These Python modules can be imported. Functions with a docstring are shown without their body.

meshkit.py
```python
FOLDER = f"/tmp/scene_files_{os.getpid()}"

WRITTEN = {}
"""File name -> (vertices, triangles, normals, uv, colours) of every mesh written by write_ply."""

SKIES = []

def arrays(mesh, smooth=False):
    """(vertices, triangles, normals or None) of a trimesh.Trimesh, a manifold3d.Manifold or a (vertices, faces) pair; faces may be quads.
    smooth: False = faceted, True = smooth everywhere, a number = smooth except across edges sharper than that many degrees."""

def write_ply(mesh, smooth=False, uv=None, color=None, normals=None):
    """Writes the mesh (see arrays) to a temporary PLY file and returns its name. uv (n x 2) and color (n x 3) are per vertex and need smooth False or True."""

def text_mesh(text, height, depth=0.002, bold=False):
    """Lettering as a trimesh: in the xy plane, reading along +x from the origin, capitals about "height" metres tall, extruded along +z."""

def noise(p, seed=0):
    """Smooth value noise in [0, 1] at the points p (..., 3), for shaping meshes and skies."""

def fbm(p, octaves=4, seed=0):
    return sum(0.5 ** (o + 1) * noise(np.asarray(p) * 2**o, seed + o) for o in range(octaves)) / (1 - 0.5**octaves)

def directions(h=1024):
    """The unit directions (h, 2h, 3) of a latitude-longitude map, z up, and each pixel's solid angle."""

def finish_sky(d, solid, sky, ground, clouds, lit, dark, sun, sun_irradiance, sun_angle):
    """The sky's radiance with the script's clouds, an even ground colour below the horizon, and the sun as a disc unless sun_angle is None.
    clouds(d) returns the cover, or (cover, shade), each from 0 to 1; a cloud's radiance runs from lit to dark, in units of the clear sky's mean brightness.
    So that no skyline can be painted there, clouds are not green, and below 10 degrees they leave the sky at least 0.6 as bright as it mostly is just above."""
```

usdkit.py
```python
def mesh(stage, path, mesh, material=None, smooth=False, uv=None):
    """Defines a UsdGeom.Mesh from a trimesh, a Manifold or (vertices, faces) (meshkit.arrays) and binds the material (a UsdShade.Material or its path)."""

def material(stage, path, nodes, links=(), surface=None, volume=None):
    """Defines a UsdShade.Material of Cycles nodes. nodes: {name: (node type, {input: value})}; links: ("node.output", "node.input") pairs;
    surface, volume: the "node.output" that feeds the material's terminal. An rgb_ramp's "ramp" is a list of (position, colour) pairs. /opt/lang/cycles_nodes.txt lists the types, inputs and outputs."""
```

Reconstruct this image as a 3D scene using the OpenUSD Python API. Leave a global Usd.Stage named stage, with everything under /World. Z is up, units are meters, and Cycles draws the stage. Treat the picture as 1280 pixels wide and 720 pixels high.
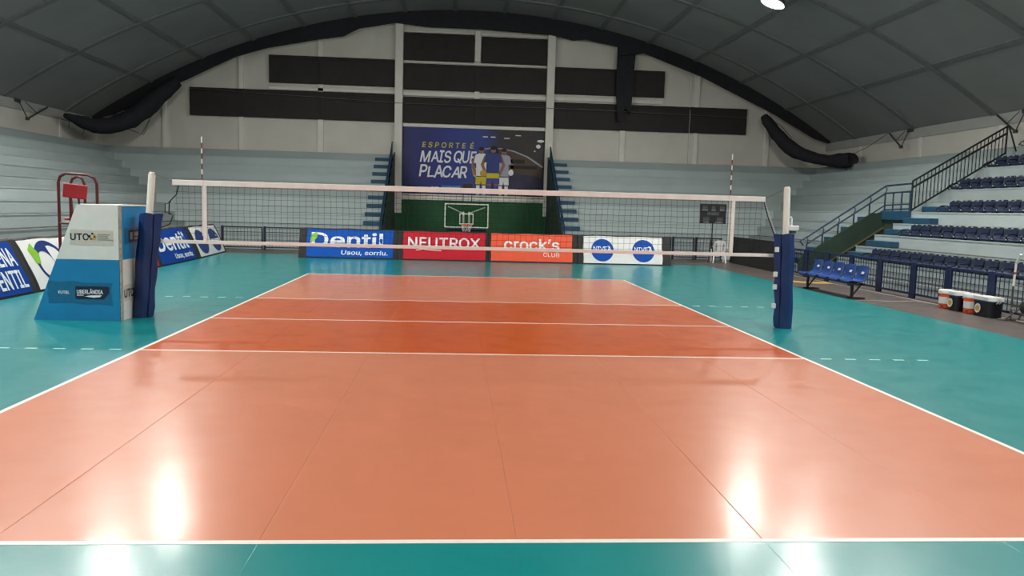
import math, random
import numpy as np
import trimesh
import meshkit, usdkit
from shapely.geometry import Polygon, Point, LineString, box as sbox
from shapely import affinity
from shapely.ops import unary_union
from pxr import Gf, Sdf, Usd, UsdGeom, UsdShade

random.seed(7)
rng = np.random.default_rng(7)
stage = Usd.Stage.CreateInMemory()
UsdGeom.SetStageUpAxis(stage, UsdGeom.Tokens.z)
UsdGeom.SetStageMetersPerUnit(stage, 1.0)
UsdGeom.Xform.Define(stage, '/World')
UsdGeom.Scope.Define(stage, '/World/Looks')

# ------------------------------------------------------------------ camera
F_PX, CAM, YAW, PITCH, ROLL = 988.353, (-0.4016, -13.4657, 1.9565), 0.073814, -0.099659, 0.027207
EXPOSURE = 1.3
LAMP = 160.0                       # radiance of the lamp glass
cam = UsdGeom.Camera.Define(stage, '/World/camera')
cam.CreateHorizontalApertureAttr(36.0)
cam.CreateVerticalApertureAttr(36.0 * 720 / 1280)
cam.CreateFocalLengthAttr(36.0 * F_PX / 1280)
cam.CreateClippingRangeAttr(Gf.Vec2f(0.05, 300))
cam.CreateExposureAttr(EXPOSURE)
cy, sy, cp, sp, cr, sr = math.cos(YAW), math.sin(YAW), math.cos(PITCH), math.sin(PITCH), math.cos(ROLL), math.sin(ROLL)
fw = np.array([sy * cp, cy * cp, sp]); rt = np.array([cy, -sy, 0]); up = np.cross(rt, fw)
rt, up = cr * rt + sr * up, -sr * rt + cr * up
cam.AddTransformOp().Set(Gf.Matrix4d(*rt, 0, *up, 0, *(-fw), 0, *CAM, 1))

# ------------------------------------------------------------------ materials
def lin(r, g, b):
    return tuple((c / 255 / 12.92) if c <= 10 else ((c / 255 + 0.055) / 1.055) ** 2.4 for c in (r, g, b))
M = {}
def mat(name, col, rough=0.5, metal=0.0, var=0.0, scale=6.0, bump=0.0, bscale=40.0, spec=0.5, coat=0.0):
    """Principled material; var = strength of a soft tone variation, bump = fine relief."""
    nodes = {'p': ('principled_bsdf', {'base_color': col, 'roughness': rough, 'metallic': metal, 'specular_ior_level': spec, 'coat_weight': coat})}
    links = []
    if var or bump:
        nodes['g'] = ('texture_coordinate', {})
    if var:
        nodes['n'] = ('noise_texture', {'scale': scale, 'detail': 4.0})
        nodes['r'] = ('rgb_ramp', {'ramp': [(0.3, tuple(c * (1 - var) for c in col)), (0.7, tuple(min(1, c * (1 + var)) for c in col))]})
        links += [('g.object', 'n.vector'), ('n.fac', 'r.fac'), ('r.color', 'p.base_color')]
    if bump:
        nodes['bn'] = ('noise_texture', {'scale': bscale, 'detail': 3.0})
        nodes['b'] = ('bump', {'strength': bump, 'distance': 0.01})
        links += [('g.object', 'bn.vector'), ('bn.fac', 'b.height'), ('b.normal', 'p.normal')]
    M[name] = usdkit.material(stage, '/World/Looks/' + name, nodes, links, surface='p.BSDF')
    return M[name]

def floor_mat(name, col, rough, var, spec=0.24, coat=0.6):
    """Vinyl sports flooring: even colour, scuffs that follow the roll, slow undulation of the sheet and a satin polish."""
    nodes = {'g': ('geometry', {}),
             'mp': ('mapping', {'scale': (1.6, 0.5, 1.0)}),
             'n': ('noise_texture', {'scale': 0.8, 'detail': 5.0, 'roughness': 0.55}),
             'r': ('rgb_ramp', {'ramp': [(0.3, tuple(c * (1 - var) for c in col)), (0.7, tuple(min(1, c * (1 + var)) for c in col))]}),
             'n2': ('noise_texture', {'scale': 2.2, 'detail': 3.0}),
             'rr': ('map_range', {'from_min': 0.3, 'from_max': 0.7, 'to_min': rough - 0.05, 'to_max': rough + 0.06}),
             'bn': ('noise_texture', {'scale': 3.0, 'detail': 3.0, 'roughness': 0.5}),
             'b': ('bump', {'strength': 0.07, 'distance': 0.02}),
             'cb': ('bump', {'strength': 0.07, 'distance': 0.02}),
             'p': ('principled_bsdf', {'specular_ior_level': spec, 'coat_weight': coat, 'coat_roughness': 0.205, 'coat_ior': 1.45})}
    links = [('g.position', 'mp.vector'), ('mp.vector', 'n.vector'), ('n.fac', 'r.fac'), ('r.color', 'p.base_color'),
             ('g.position', 'n2.vector'), ('n2.fac', 'rr.value'), ('rr.result', 'p.roughness'),
             ('mp.vector', 'bn.vector'), ('bn.fac', 'b.height'), ('b.normal', 'p.normal'), ('bn.fac', 'cb.height'), ('cb.normal', 'p.coat_normal')]
    M[name] = usdkit.material(stage, '/World/Looks/' + name, nodes, links, surface='p.BSDF')

floor_mat('teal_vinyl', lin(0, 130, 132), 0.38, 0.03)
floor_mat('court_vinyl', lin(204, 123, 91), 0.40, 0.025)
floor_mat('front_zone_vinyl', lin(200, 86, 20), 0.34, 0.03)
floor_mat('dark_floor', lin(84, 76, 74), 0.45, 0.12, 0.4, 0.1)
mat('line_white', lin(235, 232, 226), 0.35)
mat('dash_paint', lin(176, 226, 216), 0.4)
mat('old_line', lin(165, 158, 150), 0.6, var=0.2, scale=3)
mat('yellow_paint', lin(190, 150, 60), 0.5, var=0.15)
mat('wall_paint', lin(212, 210, 202), 0.85, var=0.05, scale=0.7, bump=0.15, bscale=9)
mat('pilaster_paint', lin(226, 225, 218), 0.8, var=0.05, scale=1.2)
mat('fascia_paint', lin(170, 172, 170), 0.8, var=0.06, scale=1.5)
mat('black_panel', lin(34, 31, 30), 0.7, var=0.25, scale=2.0, bump=0.2, bscale=5)
mat('black_netting', lin(33, 34, 41), 0.85, var=0.2, scale=4.0, bump=0.5, bscale=6)
mat('roof_cloth', lin(143, 147, 147), 0.9, var=0.10, scale=0.35, bump=0.2, bscale=1.5)
mat('roof_rib', lin(120, 124, 125), 0.9, var=0.1)
for i_, k_ in enumerate((1.0, .93, 1.03)):          # shading bands of the rows, put into the paint tone tier by tier
    mat(f'bleacher_shaded_paint_{"abc"[i_]}', lin(168 * k_, 183 * k_, 184 * k_), 0.7, var=0.06, scale=0.7, bump=0.1, bscale=8)
mat('tread_concrete', lin(62, 62, 68), 0.85, var=0.15, scale=2.0)
mat('step_blue', lin(28, 76, 104), 0.6, var=0.08, scale=3)
mat('green_paint', lin(16, 84, 46), 0.65, var=0.15, scale=0.8)
mat('dark_green', lin(40, 62, 50), 0.75, var=0.15, scale=1.5)
mat('olive_trim', lin(70, 66, 44), 0.75)
mat('rail_teal', lin(26, 58, 84), 0.5)
mat('rail_black', lin(22, 26, 34), 0.5)
mat('fence_blue', lin(12, 34, 74), 0.5, var=0.08)
mat('fence_dark', lin(16, 22, 44), 0.5)
mat('seat_navy', lin(28, 40, 66), 0.38, var=0.08, scale=3)
mat('seat_black', lin(16, 18, 26), 0.45)
mat('plate_grey', lin(150, 152, 158), 0.5)
mat('label_white', lin(215, 215, 215), 0.5)
mat('bench_blue', lin(44, 74, 138), 0.25, var=0.05)
mat('metal_black', lin(20, 20, 22), 0.45)
mat('metal_grey', lin(120, 118, 114), 0.4, metal=0.6)
mat('metal_dark', lin(70, 70, 70), 0.5, metal=0.3)
mat('post_white', lin(226, 226, 218), 0.35)
mat('pad_blue', lin(6, 42, 94), 0.5, var=0.1, scale=4, bump=0.4, bscale=9)
mat('net_tape', lin(232, 228, 226), 0.7, var=0.06, scale=5)
mat('net_cord', lin(22, 24, 26), 0.8)
mat('antenna_white', lin(235, 232, 230), 0.5)
mat('antenna_red', lin(96, 40, 44), 0.5)
mat('panel_white', lin(214, 216, 214), 0.5, var=0.03)
mat('panel_blue', lin(14, 122, 176), 0.45, var=0.08, scale=3)
mat('panel_blue_light', lin(22, 132, 192), 0.45, var=0.05)
mat('tape_translucent', lin(196, 192, 184), 0.4, var=0.06, scale=20)
mat('tape_blue', lin(24, 100, 142), 0.35, var=0.1, scale=14)
mat('panel_edge', lin(150, 148, 140), 0.7, var=0.25, scale=18)
mat('ref_red', lin(84, 14, 22), 0.4)
mat('ref_seat_red', lin(150, 26, 34), 0.4, var=0.06)
mat('navy_ink', lin(20, 30, 62), 0.5)
mat('black_ink', lin(22, 24, 36), 0.5)
mat('gold_ink', lin(196, 158, 74), 0.5)
mat('grey_ink', lin(140, 140, 136), 0.5)
mat('white_ink', lin(232, 236, 240), 0.5)
mat('banner_black', lin(28, 29, 30), 0.7, bump=0.25, bscale=5)
mat('banner_blue', lin(0, 80, 178), 0.6, spec=0.2, var=0.04, bump=0.25, bscale=3)
mat('banner_royal', lin(2, 60, 150), 0.6, spec=0.2, var=0.04, bump=0.25, bscale=3)
mat('banner_red', lin(196, 34, 50), 0.6, spec=0.2, var=0.04, bump=0.25, bscale=3)
mat('banner_orange', lin(236, 94, 66), 0.6, spec=0.2, var=0.04, bump=0.3, bscale=3)
mat('banner_white', lin(226, 226, 226), 0.6, spec=0.2, var=0.02, bump=0.3, bscale=3)
mat('ink_blue', lin(2, 76, 170), 0.6, spec=0.2)
mat('ink_navy_blue', lin(18, 52, 120), 0.5)
mat('leaf_green', lin(132, 190, 50), 0.5)
mat('mural_skin', lin(150, 104, 84), 0.6)
mat('mural_yellow', lin(212, 196, 40), 0.6)
mat('mural_grey', lin(160, 166, 184), 0.6)
mat('mural_purple', lin(70, 72, 150), 0.6)
mat('mural_hair', lin(24, 20, 22), 0.6)
mat('mural_blue', lin(48, 66, 130), 0.6)
mat('mural_dusk', lin(78, 64, 50), 0.6)
mat('mural_floor', lin(44, 46, 74), 0.6, var=0.3, scale=2.0)
mat('mural_lightblue', lin(60, 130, 190), 0.6)
mat('screen_dark', lin(34, 34, 38), 0.35)
mat('digit_off', lin(74, 74, 78), 0.4)
mat('plastic_white', lin(222, 224, 224), 0.4)
mat('cooler_orange', lin(208, 84, 44), 0.4)
mat('cooler_white', lin(220, 222, 220), 0.4)
mat('cooler_black', lin(16, 18, 26), 0.35)
mat('cooler_stripe', lin(34, 62, 116), 0.4)
mat('rim_orange', lin(206, 84, 48), 0.4)
mat('lamp_housing', lin(120, 120, 118), 0.5, metal=0.4)
mat('tape_red', lin(150, 50, 46), 0.5)
M['lamp_glass'] = usdkit.material(stage, '/World/Looks/lamp_glass', {'e': ('emission', {'color': (1.0, 0.97, 0.9), 'strength': LAMP})}, surface='e.emission')
M['board_glass'] = usdkit.material(stage, '/World/Looks/board_glass', {
    't': ('transparent_bsdf', {'color': (0.9, 0.94, 0.92)}), 'gl': ('glossy_bsdf', {'color': (0.5, 0.5, 0.5), 'roughness': 0.35}),
    'f': ('fresnel', {'IOR': 1.12}), 'm': ('mix_closure', {})},
    [('f.fac', 'm.fac'), ('t.BSDF', 'm.closure1'), ('gl.BSDF', 'm.closure2')], surface='m.closure')
# the mural's printed night-blue ground turning brown-black to the right
M['mural_print'] = usdkit.material(stage, '/World/Looks/mural_print', {
    'g': ('geometry', {}), 's': ('separate_xyz', {}), 'mr': ('map_range', {'from_min': -3.2, 'from_max': 4.2}),
    'n': ('noise_texture', {'scale': 1.1, 'detail': 3.0}), 'a': ('math', {'math_type': 'multiply_add', 'value2': 0.25, 'value3': -0.12}), 'ad': ('math', {'math_type': 'add'}),
    'r': ('rgb_ramp', {'ramp': [(0.0, lin(28, 32, 92)), (0.3, lin(36, 48, 134)), (0.52, lin(44, 66, 146)), (0.68, lin(46, 44, 54)), (0.85, lin(44, 36, 34)), (1.0, lin(30, 28, 40))]}),
    'p': ('principled_bsdf', {'roughness': 0.5})},
    [('g.position', 's.vector'), ('s.x', 'mr.value'), ('g.position', 'n.vector'), ('n.fac', 'a.value1'), ('mr.result', 'ad.value1'), ('a.value', 'ad.value2'), ('ad.value', 'r.fac'), ('r.color', 'p.base_color')], surface='p.BSDF')

# ------------------------------------------------------------------ scene helpers
taken = {}
def numbered(parent, name):
    k = taken.get((parent, name), 0); taken[(parent, name)] = k + 1
    return f'{parent}/{name}' if k == 0 else f'{parent}/{name}_{k:03d}'
def keys(prim, **kw):
    for k, v in kw.items():
        if v: prim.SetCustomDataByKey(k, v)
def thing(name, label, cat, loc=(0, 0, 0), rotz=0.0, group=None, kind=None):
    x = UsdGeom.Xform.Define(stage, numbered('/World', name))
    x.AddTranslateOp().Set(Gf.Vec3d(*map(float, loc))); x.AddRotateZOp().Set(float(rotz))
    keys(x.GetPrim(), label=label, category=cat, group=group, kind=kind)
    return x.GetPrim()
def base(prim):
    return np.array(prim.GetAttribute('xformOp:translate').Get() or (0, 0, 0))
def part(name, mesh, m, parent, smooth=30, label=None, kind=None, off=None):
    """A part (or sub-part) of parent; the mesh is in the thing's own frame, or in world coordinates with off=thing."""
    if isinstance(mesh, list): mesh = cat_(mesh)
    if off is not None:
        mesh = mesh.copy(); mesh.apply_translation(-base(off))
    pr = usdkit.mesh(stage, numbered(str(parent.GetPath()), name), mesh, M[m], smooth=smooth).GetPrim()
    keys(pr, label=label, kind=kind)
    return pr
def single(name, mesh, m, label, cat, group=None, kind=None, smooth=30):
    if isinstance(mesh, list): mesh = cat_(mesh)
    pr = usdkit.mesh(stage, numbered('/World', name), mesh, M[m], smooth=smooth).GetPrim()
    keys(pr, label=label, category=cat, group=group, kind=kind)
    return pr
def dup(root, loc, rotz=0.0, label=None, group=None):
    was = root.GetCustomData()
    name = root.GetName()
    r = thing(name, label or was['label'], was['category'], loc, rotz, group or was.get('group'))
    r.GetReferences().AddInternalReference(root.GetPath()); r.SetInstanceable(True)
    return r
def cat_(ms): return trimesh.util.concatenate(ms)
def bx(x0, x1, y0, y1, z0, z1):
    m = trimesh.creation.box((x1 - x0, y1 - y0, z1 - z0)); m.apply_translation(((x0 + x1) / 2, (y0 + y1) / 2, (z0 + z1) / 2)); return m
def cbx(x0, x1, y0, y1, z0, z1, c=0.01):
    """box with chamfered edges"""
    c = min(c, (x1 - x0) / 3, (y1 - y0) / 3, (z1 - z0) / 3)
    p = []
    for sx, X in ((1, x0), (-1, x1)):
        for s_y, Y in ((1, y0), (-1, y1)):
            for sz, Z in ((1, z0), (-1, z1)):
                p += [(X + sx * c, Y + s_y * c, Z), (X + sx * c, Y, Z + sz * c), (X, Y + s_y * c, Z + sz * c)]
    return trimesh.convex.convex_hull(np.array(p))
def tube(pts, r, n=8, closed=False):
    """round tube along a polyline, with mitred joints"""
    P = np.array(pts, float); k = len(P)
    T = np.zeros_like(P)
    for i in range(k):
        a = P[(i - 1) % k] if closed or i > 0 else P[i]; b = P[(i + 1) % k] if closed or i < k - 1 else P[i]
        T[i] = (b - a) / max(np.linalg.norm(b - a), 1e-9)
    ref = np.array([0, 0, 1.0]) if abs(T[0][2]) < 0.9 else np.array([1.0, 0, 0])
    rr = np.full(k, r) if np.ndim(r) == 0 else np.array(r)
    V = []
    u = np.cross(T[0], ref); u /= np.linalg.norm(u)
    for i in range(k):
        u = u - T[i] * (u @ T[i]); u /= max(np.linalg.norm(u), 1e-9); w = np.cross(T[i], u)
        a = np.arange(n) * 2 * math.pi / n
        V.append(P[i] + rr[i] * (np.cos(a)[:, None] * u + np.sin(a)[:, None] * w))
    V = np.vstack(V); Fc = []
    for i in range(k if closed else k - 1):
        j = (i + 1) % k
        for s in range(n):
            a, b, c, d = i * n + s, i * n + (s + 1) % n, j * n + (s + 1) % n, j * n + s
            Fc += [(a, b, c), (a, c, d)]
    if not closed:
        for s in range(1, n - 1):
            Fc.append((0, s + 1, s)); o = (k - 1) * n; Fc.append((o, o + s, o + s + 1))
    return trimesh.Trimesh(V, np.array(Fc), process=False)
def lathe(prof, n=24, loc=(0, 0, 0)):
    m = trimesh.creation.revolve(np.array(prof, float), sections=n); m.apply_translation(loc); return m
def ext(poly, h):
    gs = getattr(poly, 'geoms', [poly])
    return cat_([trimesh.creation.extrude_polygon(g, h, engine='earcut') for g in gs if g.area > 1e-9])
def frame(mesh, o, ux, uy, uz=None):
    """place a mesh made in the xy plane: x -> ux, y -> uy, z -> uz (default ux x uy)"""
    ux, uy = np.array(ux, float), np.array(uy, float)
    ux /= np.linalg.norm(ux); uy /= np.linalg.norm(uy)
    uz = np.cross(ux, uy) if uz is None else np.array(uz, float)
    T = np.eye(4); T[:3, 0], T[:3, 1], T[:3, 2], T[:3, 3] = ux, uy, uz, o
    m = mesh.copy(); m.apply_transform(T); return m
def text(s, h, w=None, depth=0.004, bold=True, shear=0.0, at=(0, 0)):
    m = meshkit.text_mesh(s, h, depth, bold)
    m.apply_translation((-m.bounds[0][0], 0, 0))
    if shear: m.vertices[:, 0] += shear * m.vertices[:, 1]
    if w: m.vertices[:, 0] *= w / m.bounds[1][0]
    m.apply_translation((at[0], at[1], 0)); return m
def ell(cx, cy_, rx, ry, n=32): return affinity.scale(Point(cx, cy_).buffer(1, quad_segs=n // 4), rx, ry)
def lift(m, dz): m = m.copy(); m.apply_translation((0, 0, dz)); return m

CX = 0.45                                       # the hall's long axis
R_ROOF, APEX = 32.65, 11.72
WALL_Y, WL, WR, REAR = 27.7, CX - 18.7, CX + 18.7, -24.0
EAVE = 5.86
def roof_z(x, drop=0.0):
    r = R_ROOF + 0 - drop
    return APEX - R_ROOF + math.sqrt(max(r * r - (x - CX) ** 2, 0))
def g_(x, z, k=(WALL_Y + 13.4657) / (27.3 + 13.4657)):       # measured on the plane y = 27.3, carried to the gable wall
    return CAM[0] + (x - CAM[0]) * k, CAM[2] + (z - CAM[2]) * k

# ================================================================== SETTING
# ---- floor
fl = thing('floor', 'sports hall floor with orange volleyball court on teal vinyl', 'floor', kind='structure')
part('base_slab', bx(WL - .2, WR + .2, REAR, WALL_Y + .2, -0.2, -0.012), 'dark_floor', fl, smooth=False)
def strip(x0, x1, y0, y1, c=0.005, d=0.0014):
    g = .0007 if d > .001 else .0002
    prof = Polygon([(x0 + g, -0.011), (x1 - g, -0.011), (x1 - g, -d), (x1 - c, 0), (x0 + c, 0), (x0 + g, -d)])
    m = trimesh.creation.extrude_polygon(prof, y1 - y0, engine='earcut')
    return frame(m, (0, y1, 0), (1, 0, 0), (0, 0, 1))
for k in range(-7, 7):                        # teal rolls, 1.5 m wide; cut round the court
    x0, x1 = k * 1.5, k * 1.5 + 1.5
    if k == 6: x1 = 9.18
    yb = 17.45 if x1 <= 0 else 16.2
    if -4.5 <= x0 and x1 <= 4.5:
        part('teal_mat', strip(x0, x1, -14.6, -9.0, .002, .0003), 'teal_vinyl', fl, smooth=False)
        part('teal_mat', strip(x0, x1, 9.0, yb, .002, .0003), 'teal_vinyl', fl, smooth=False)
    else:
        part('teal_mat', strip(x0, x1, -14.6, yb, .002, .0003), 'teal_vinyl', fl, smooth=False)
for k in range(-3, 3):
    x0, x1 = k * 1.5, k * 1.5 + 1.5
    part('court_mat', strip(x0, x1, -9.0, -3.0), 'court_vinyl', fl, smooth=False)
    part('front_zone_mat', strip(x0, x1, -3.0, 3.0), 'front_zone_vinyl', fl, smooth=False)
    part('court_mat', strip(x0, x1, 3.0, 9.0), 'court_vinyl', fl, smooth=False)
L0, L1 = -0.004, 0.0016
for s in (-1, 1):
    part('sideline', bx(*sorted((s * 4.45, s * 4.5)), -9, 9, L0, L1), 'line_white', fl, smooth=False)
    part('end_line', bx(-4.45, 4.45, *sorted((s * 8.95, s * 9.0)), L0, L1), 'line_white', fl, smooth=False)
    part('attack_line', bx(-4.45, 4.45, *sorted((s * 2.95, s * 3.0)), L0, L1), 'line_white', fl, smooth=False)
    for e in (-1, 1):
        for k in range(5):
            a = 4.7 + .35 * k
            part('attack_line_dash', bx(*sorted((e * a, e * (a + .15))), *sorted((s * 2.95, s * 3.0)), L0, L1), 'dash_paint', fl, smooth=False)
part('centre_line', bx(-4.45, 4.45, -.025, .025, L0, L1), 'line_white', fl, smooth=False)
part('old_sideline', bx(10.93, 10.98, -6, 13, -.013, -.0105), 'old_line', fl, smooth=False)
part('old_cross_line', bx(9.25, 10.9, 4.8, 4.85, -.013, -.0105), 'old_line', fl, smooth=False)
part('old_cross_line', bx(7.6, 9.6, 17.3, 17.35, -.013, -.0105), 'old_line', fl, smooth=False)
ring = Point(10.55, 10.3).buffer(1.0).difference(Point(10.55, 10.3).buffer(0.5)).intersection(sbox(9.2, 8, 10.95, 10.6))
part('yellow_marking', lift(ext(ring, .004), -.013), 'yellow_paint', fl, smooth=False)

# ---- walls
gx = np.linspace(WL, WR, 61)
gable = Polygon([(WL, 0), (WR, 0)] + [(x, roof_z(x) + .15) for x in gx[::-1]])
wb = thing('wall_back', 'pale grey gable end wall under the arched roof', 'wall', (0, WALL_Y, 0), kind='structure')
part('plaster', frame(ext(gable, .25), (0, .25, 0), (1, 0, 0), (0, 0, 1)), 'wall_paint', wb, smooth=False)
gx0, gz1 = g_(-3.55, 1.6)
part('green_wainscot', bx(-3.9, 4.75, -.03, .02, 0, g_(0, 2.28)[1]), 'green_paint', wb, smooth=False)
part('white_ledge', cbx(-3.4, 4.3, -.12, .02, g_(0, 2.29)[1], g_(0, 2.49)[1], .01), 'pilaster_paint', wb)
def pil(x0, x1, z0, z1, d=.12, m='pilaster_paint', name='pilaster'):
    a, b = g_(x0, z0); c, e = g_(x1, z1)
    return part(name, cbx(a, c, -d, .02, b, e, .012), m, wb)
for x, w in ((-14.78, .2), (-11.07, .24), (-7.2, .28), (8.07, .28), (11.91, .24), (15.69, .24)):
    a, _ = g_(x, 0)
    part('pilaster', cbx(a - w / 2, a + w / 2, -.10, .02, 4.3, roof_z(a) - .3, .012), 'pilaster_paint', wb)
for x0, x1 in ((-3.53, -3.14), (4.08, 4.47)):
    a, c = g_(x0, 0)[0], g_(x1, 0)[0]
    pl = part('column', cbx(a, c, -.3, .02, g_(0, 1.6)[1], roof_z(a) - .2, .015), 'pilaster_paint', wb, label='white column')
    part('column_base', bx(a, c, -.3, .02, 0, g_(0, 1.6)[1]), 'green_paint', pl, smooth=False, label='green painted foot of the column')
pil(.42, .72, 9.26, 10.75, .16, name='pilaster'); pil(.44, .70, 7.42, 7.8, .16, name='pilaster')
pil(-9.7, -3.53, 7.52, 7.68, .1, name='beam'); pil(-3.14, 4.08, 7.47, 7.66, .14, name='beam'); pil(4.47, 10.1, 7.5, 7.68, .1, name='beam')
pil(-3.14, 4.08, 6.0, 6.1, .14, name='beam'); pil(-3.14, 4.08, 9.1, 9.16, .08, name='beam')
pil(-3.14, 4.08, 10.58, 10.66, .08, name='beam')
part('conduit', tube([(g_(11.57, 0)[0], -.14, 4.5), (g_(11.5, 0)[0], -.14, 9.0)], .025, 6), 'pilaster_paint', wb)
nwin = 0
def window(strips, label):
    global nwin
    nwin += 1
    w = thing(f'window_{nwin}', label, 'window', (0, WALL_Y, 0), kind='structure')
    for x0, x1, z0, z1 in strips:
        a, b = g_(x0, z0); c, e = g_(x1, z1)
        fr = part('shutter', cbx(a + .001, c - .001, -.16, -.02, b + .01, e - .01, .006), 'black_panel', w)
        part('shutter_rail', cbx(a + .004, c - .004, -.185, -.155, e - .16, e - .04, .008), 'black_panel', fr)
window([(-9.7, -7.25, 7.85, 9.2), (-7.25, -3.56, 7.85, 9.2)], 'black shuttered clerestory strip left of the columns, upper row')
window([(-13.53, -11.0, 6.13, 7.5), (-11.0, -7.2, 6.13, 7.5), (-7.2, -3.56, 6.13, 7.5)], 'black shuttered clerestory strip left of the columns, lower and longer row')
window([(-3.1, .38, 9.2, 10.55), (.76, 4.06, 9.2, 10.5)], 'top pair of black shutters between the two white columns')
window([(-3.1, .44, 7.76, 9.06), (.44, 4.06, 7.76, 9.06)], 'middle black shutter band between the two white columns')
window([(-3.1, .44, 6.13, 7.42), (.44, 4.06, 6.13, 7.42)], 'black shutter band directly above the blue mural')
window([(4.5, 7.95, 7.82, 9.16), (7.95, 10.14, 7.82, 9.16)], 'black shuttered clerestory strip right of the columns, upper row')
window([(4.5, 7.95, 6.1, 7.42), (7.95, 11.9, 6.1, 7.42), (11.9, 14.54, 6.1, 7.42)], 'black shuttered clerestory strip right of the columns, lower and longer row')

for nm, X, s in (('wall_left', WL, -1), ('wall_right', WR, 1)):
    w = thing(nm, f'pale grey side wall above the bleachers, {"left" if s < 0 else "right"} of the hall', 'wall', (X, 0, 0), kind='structure')
    part('plaster', bx(*sorted((0, s * .25)), REAR, WALL_Y + .25, 0, roof_z(X) + .1), 'wall_paint', w, smooth=False)
    part('fascia', bx(*sorted((-s * .05, s * .02)), REAR, WALL_Y, EAVE - .42, EAVE - .02), 'fascia_paint', w, smooth=False)
    for y in np.arange(-21, 27, 5.0):
        part('wall_rib', cbx(*sorted((-s * .035, s * .02)), y, y + .22, 4.3, EAVE - .02, .01), 'pilaster_paint', w)
wr = single('wall_rear', frame(ext(gable, .25), (0, REAR, 0), (1, 0, 0), (0, 0, 1)), 'wall_paint', 'plain pale end wall of the hall behind the photographer', 'wall', kind='structure', smooth=False)

# ---- roof
xs = np.linspace(WL - .4, WR + .4, 49)
prof = [(x, APEX - R_ROOF + math.sqrt(R_ROOF ** 2 - (x - CX) ** 2)) for x in xs]
rp = Polygon(prof + [(x, z + .12) for x, z in prof[::-1]])
def along_y(poly, y0, y1): return frame(trimesh.creation.extrude_polygon(poly, y1 - y0, engine='earcut'), (0, y1, 0), (1, 0, 0), (0, 0, 1))
ce = thing('ceiling', 'dark grey arched roof lining over the whole hall', 'ceiling', kind='structure')
part('roof_lining', along_y(rp, REAR - .2, WALL_Y + .2), 'roof_cloth', ce, smooth=20)
for k in range(-7, 8):
    x = -0.6 + 2.45 * k
    if abs(x - CX) > 18.2: continue
    z = roof_z(x); a = math.asin((x - CX) / R_ROOF)
    b = bx(-.10, .10, REAR, WALL_Y, -.045, .03); b.apply_transform(trimesh.transformations.rotation_matrix(a, (0, 1, 0))); b.apply_translation((x, 0, z))
    part('purlin', b, 'roof_rib', ce, smooth=False)
for y in np.arange(-20.5, 26, 5.0):
    lo = [(x, APEX - R_ROOF + math.sqrt((R_ROOF - .07) ** 2 - (x - CX) ** 2)) for x in np.linspace(WL + .1, WR - .1, 49)]
    hi = [(x, APEX - R_ROOF + math.sqrt((R_ROOF + .02) ** 2 - (x - CX) ** 2)) for x in np.linspace(WL + .1, WR - .1, 49)]
    part('roof_arch', along_y(Polygon(lo + hi[::-1]), y - .13, y + .13), 'roof_rib', ce, smooth=20)

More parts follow.
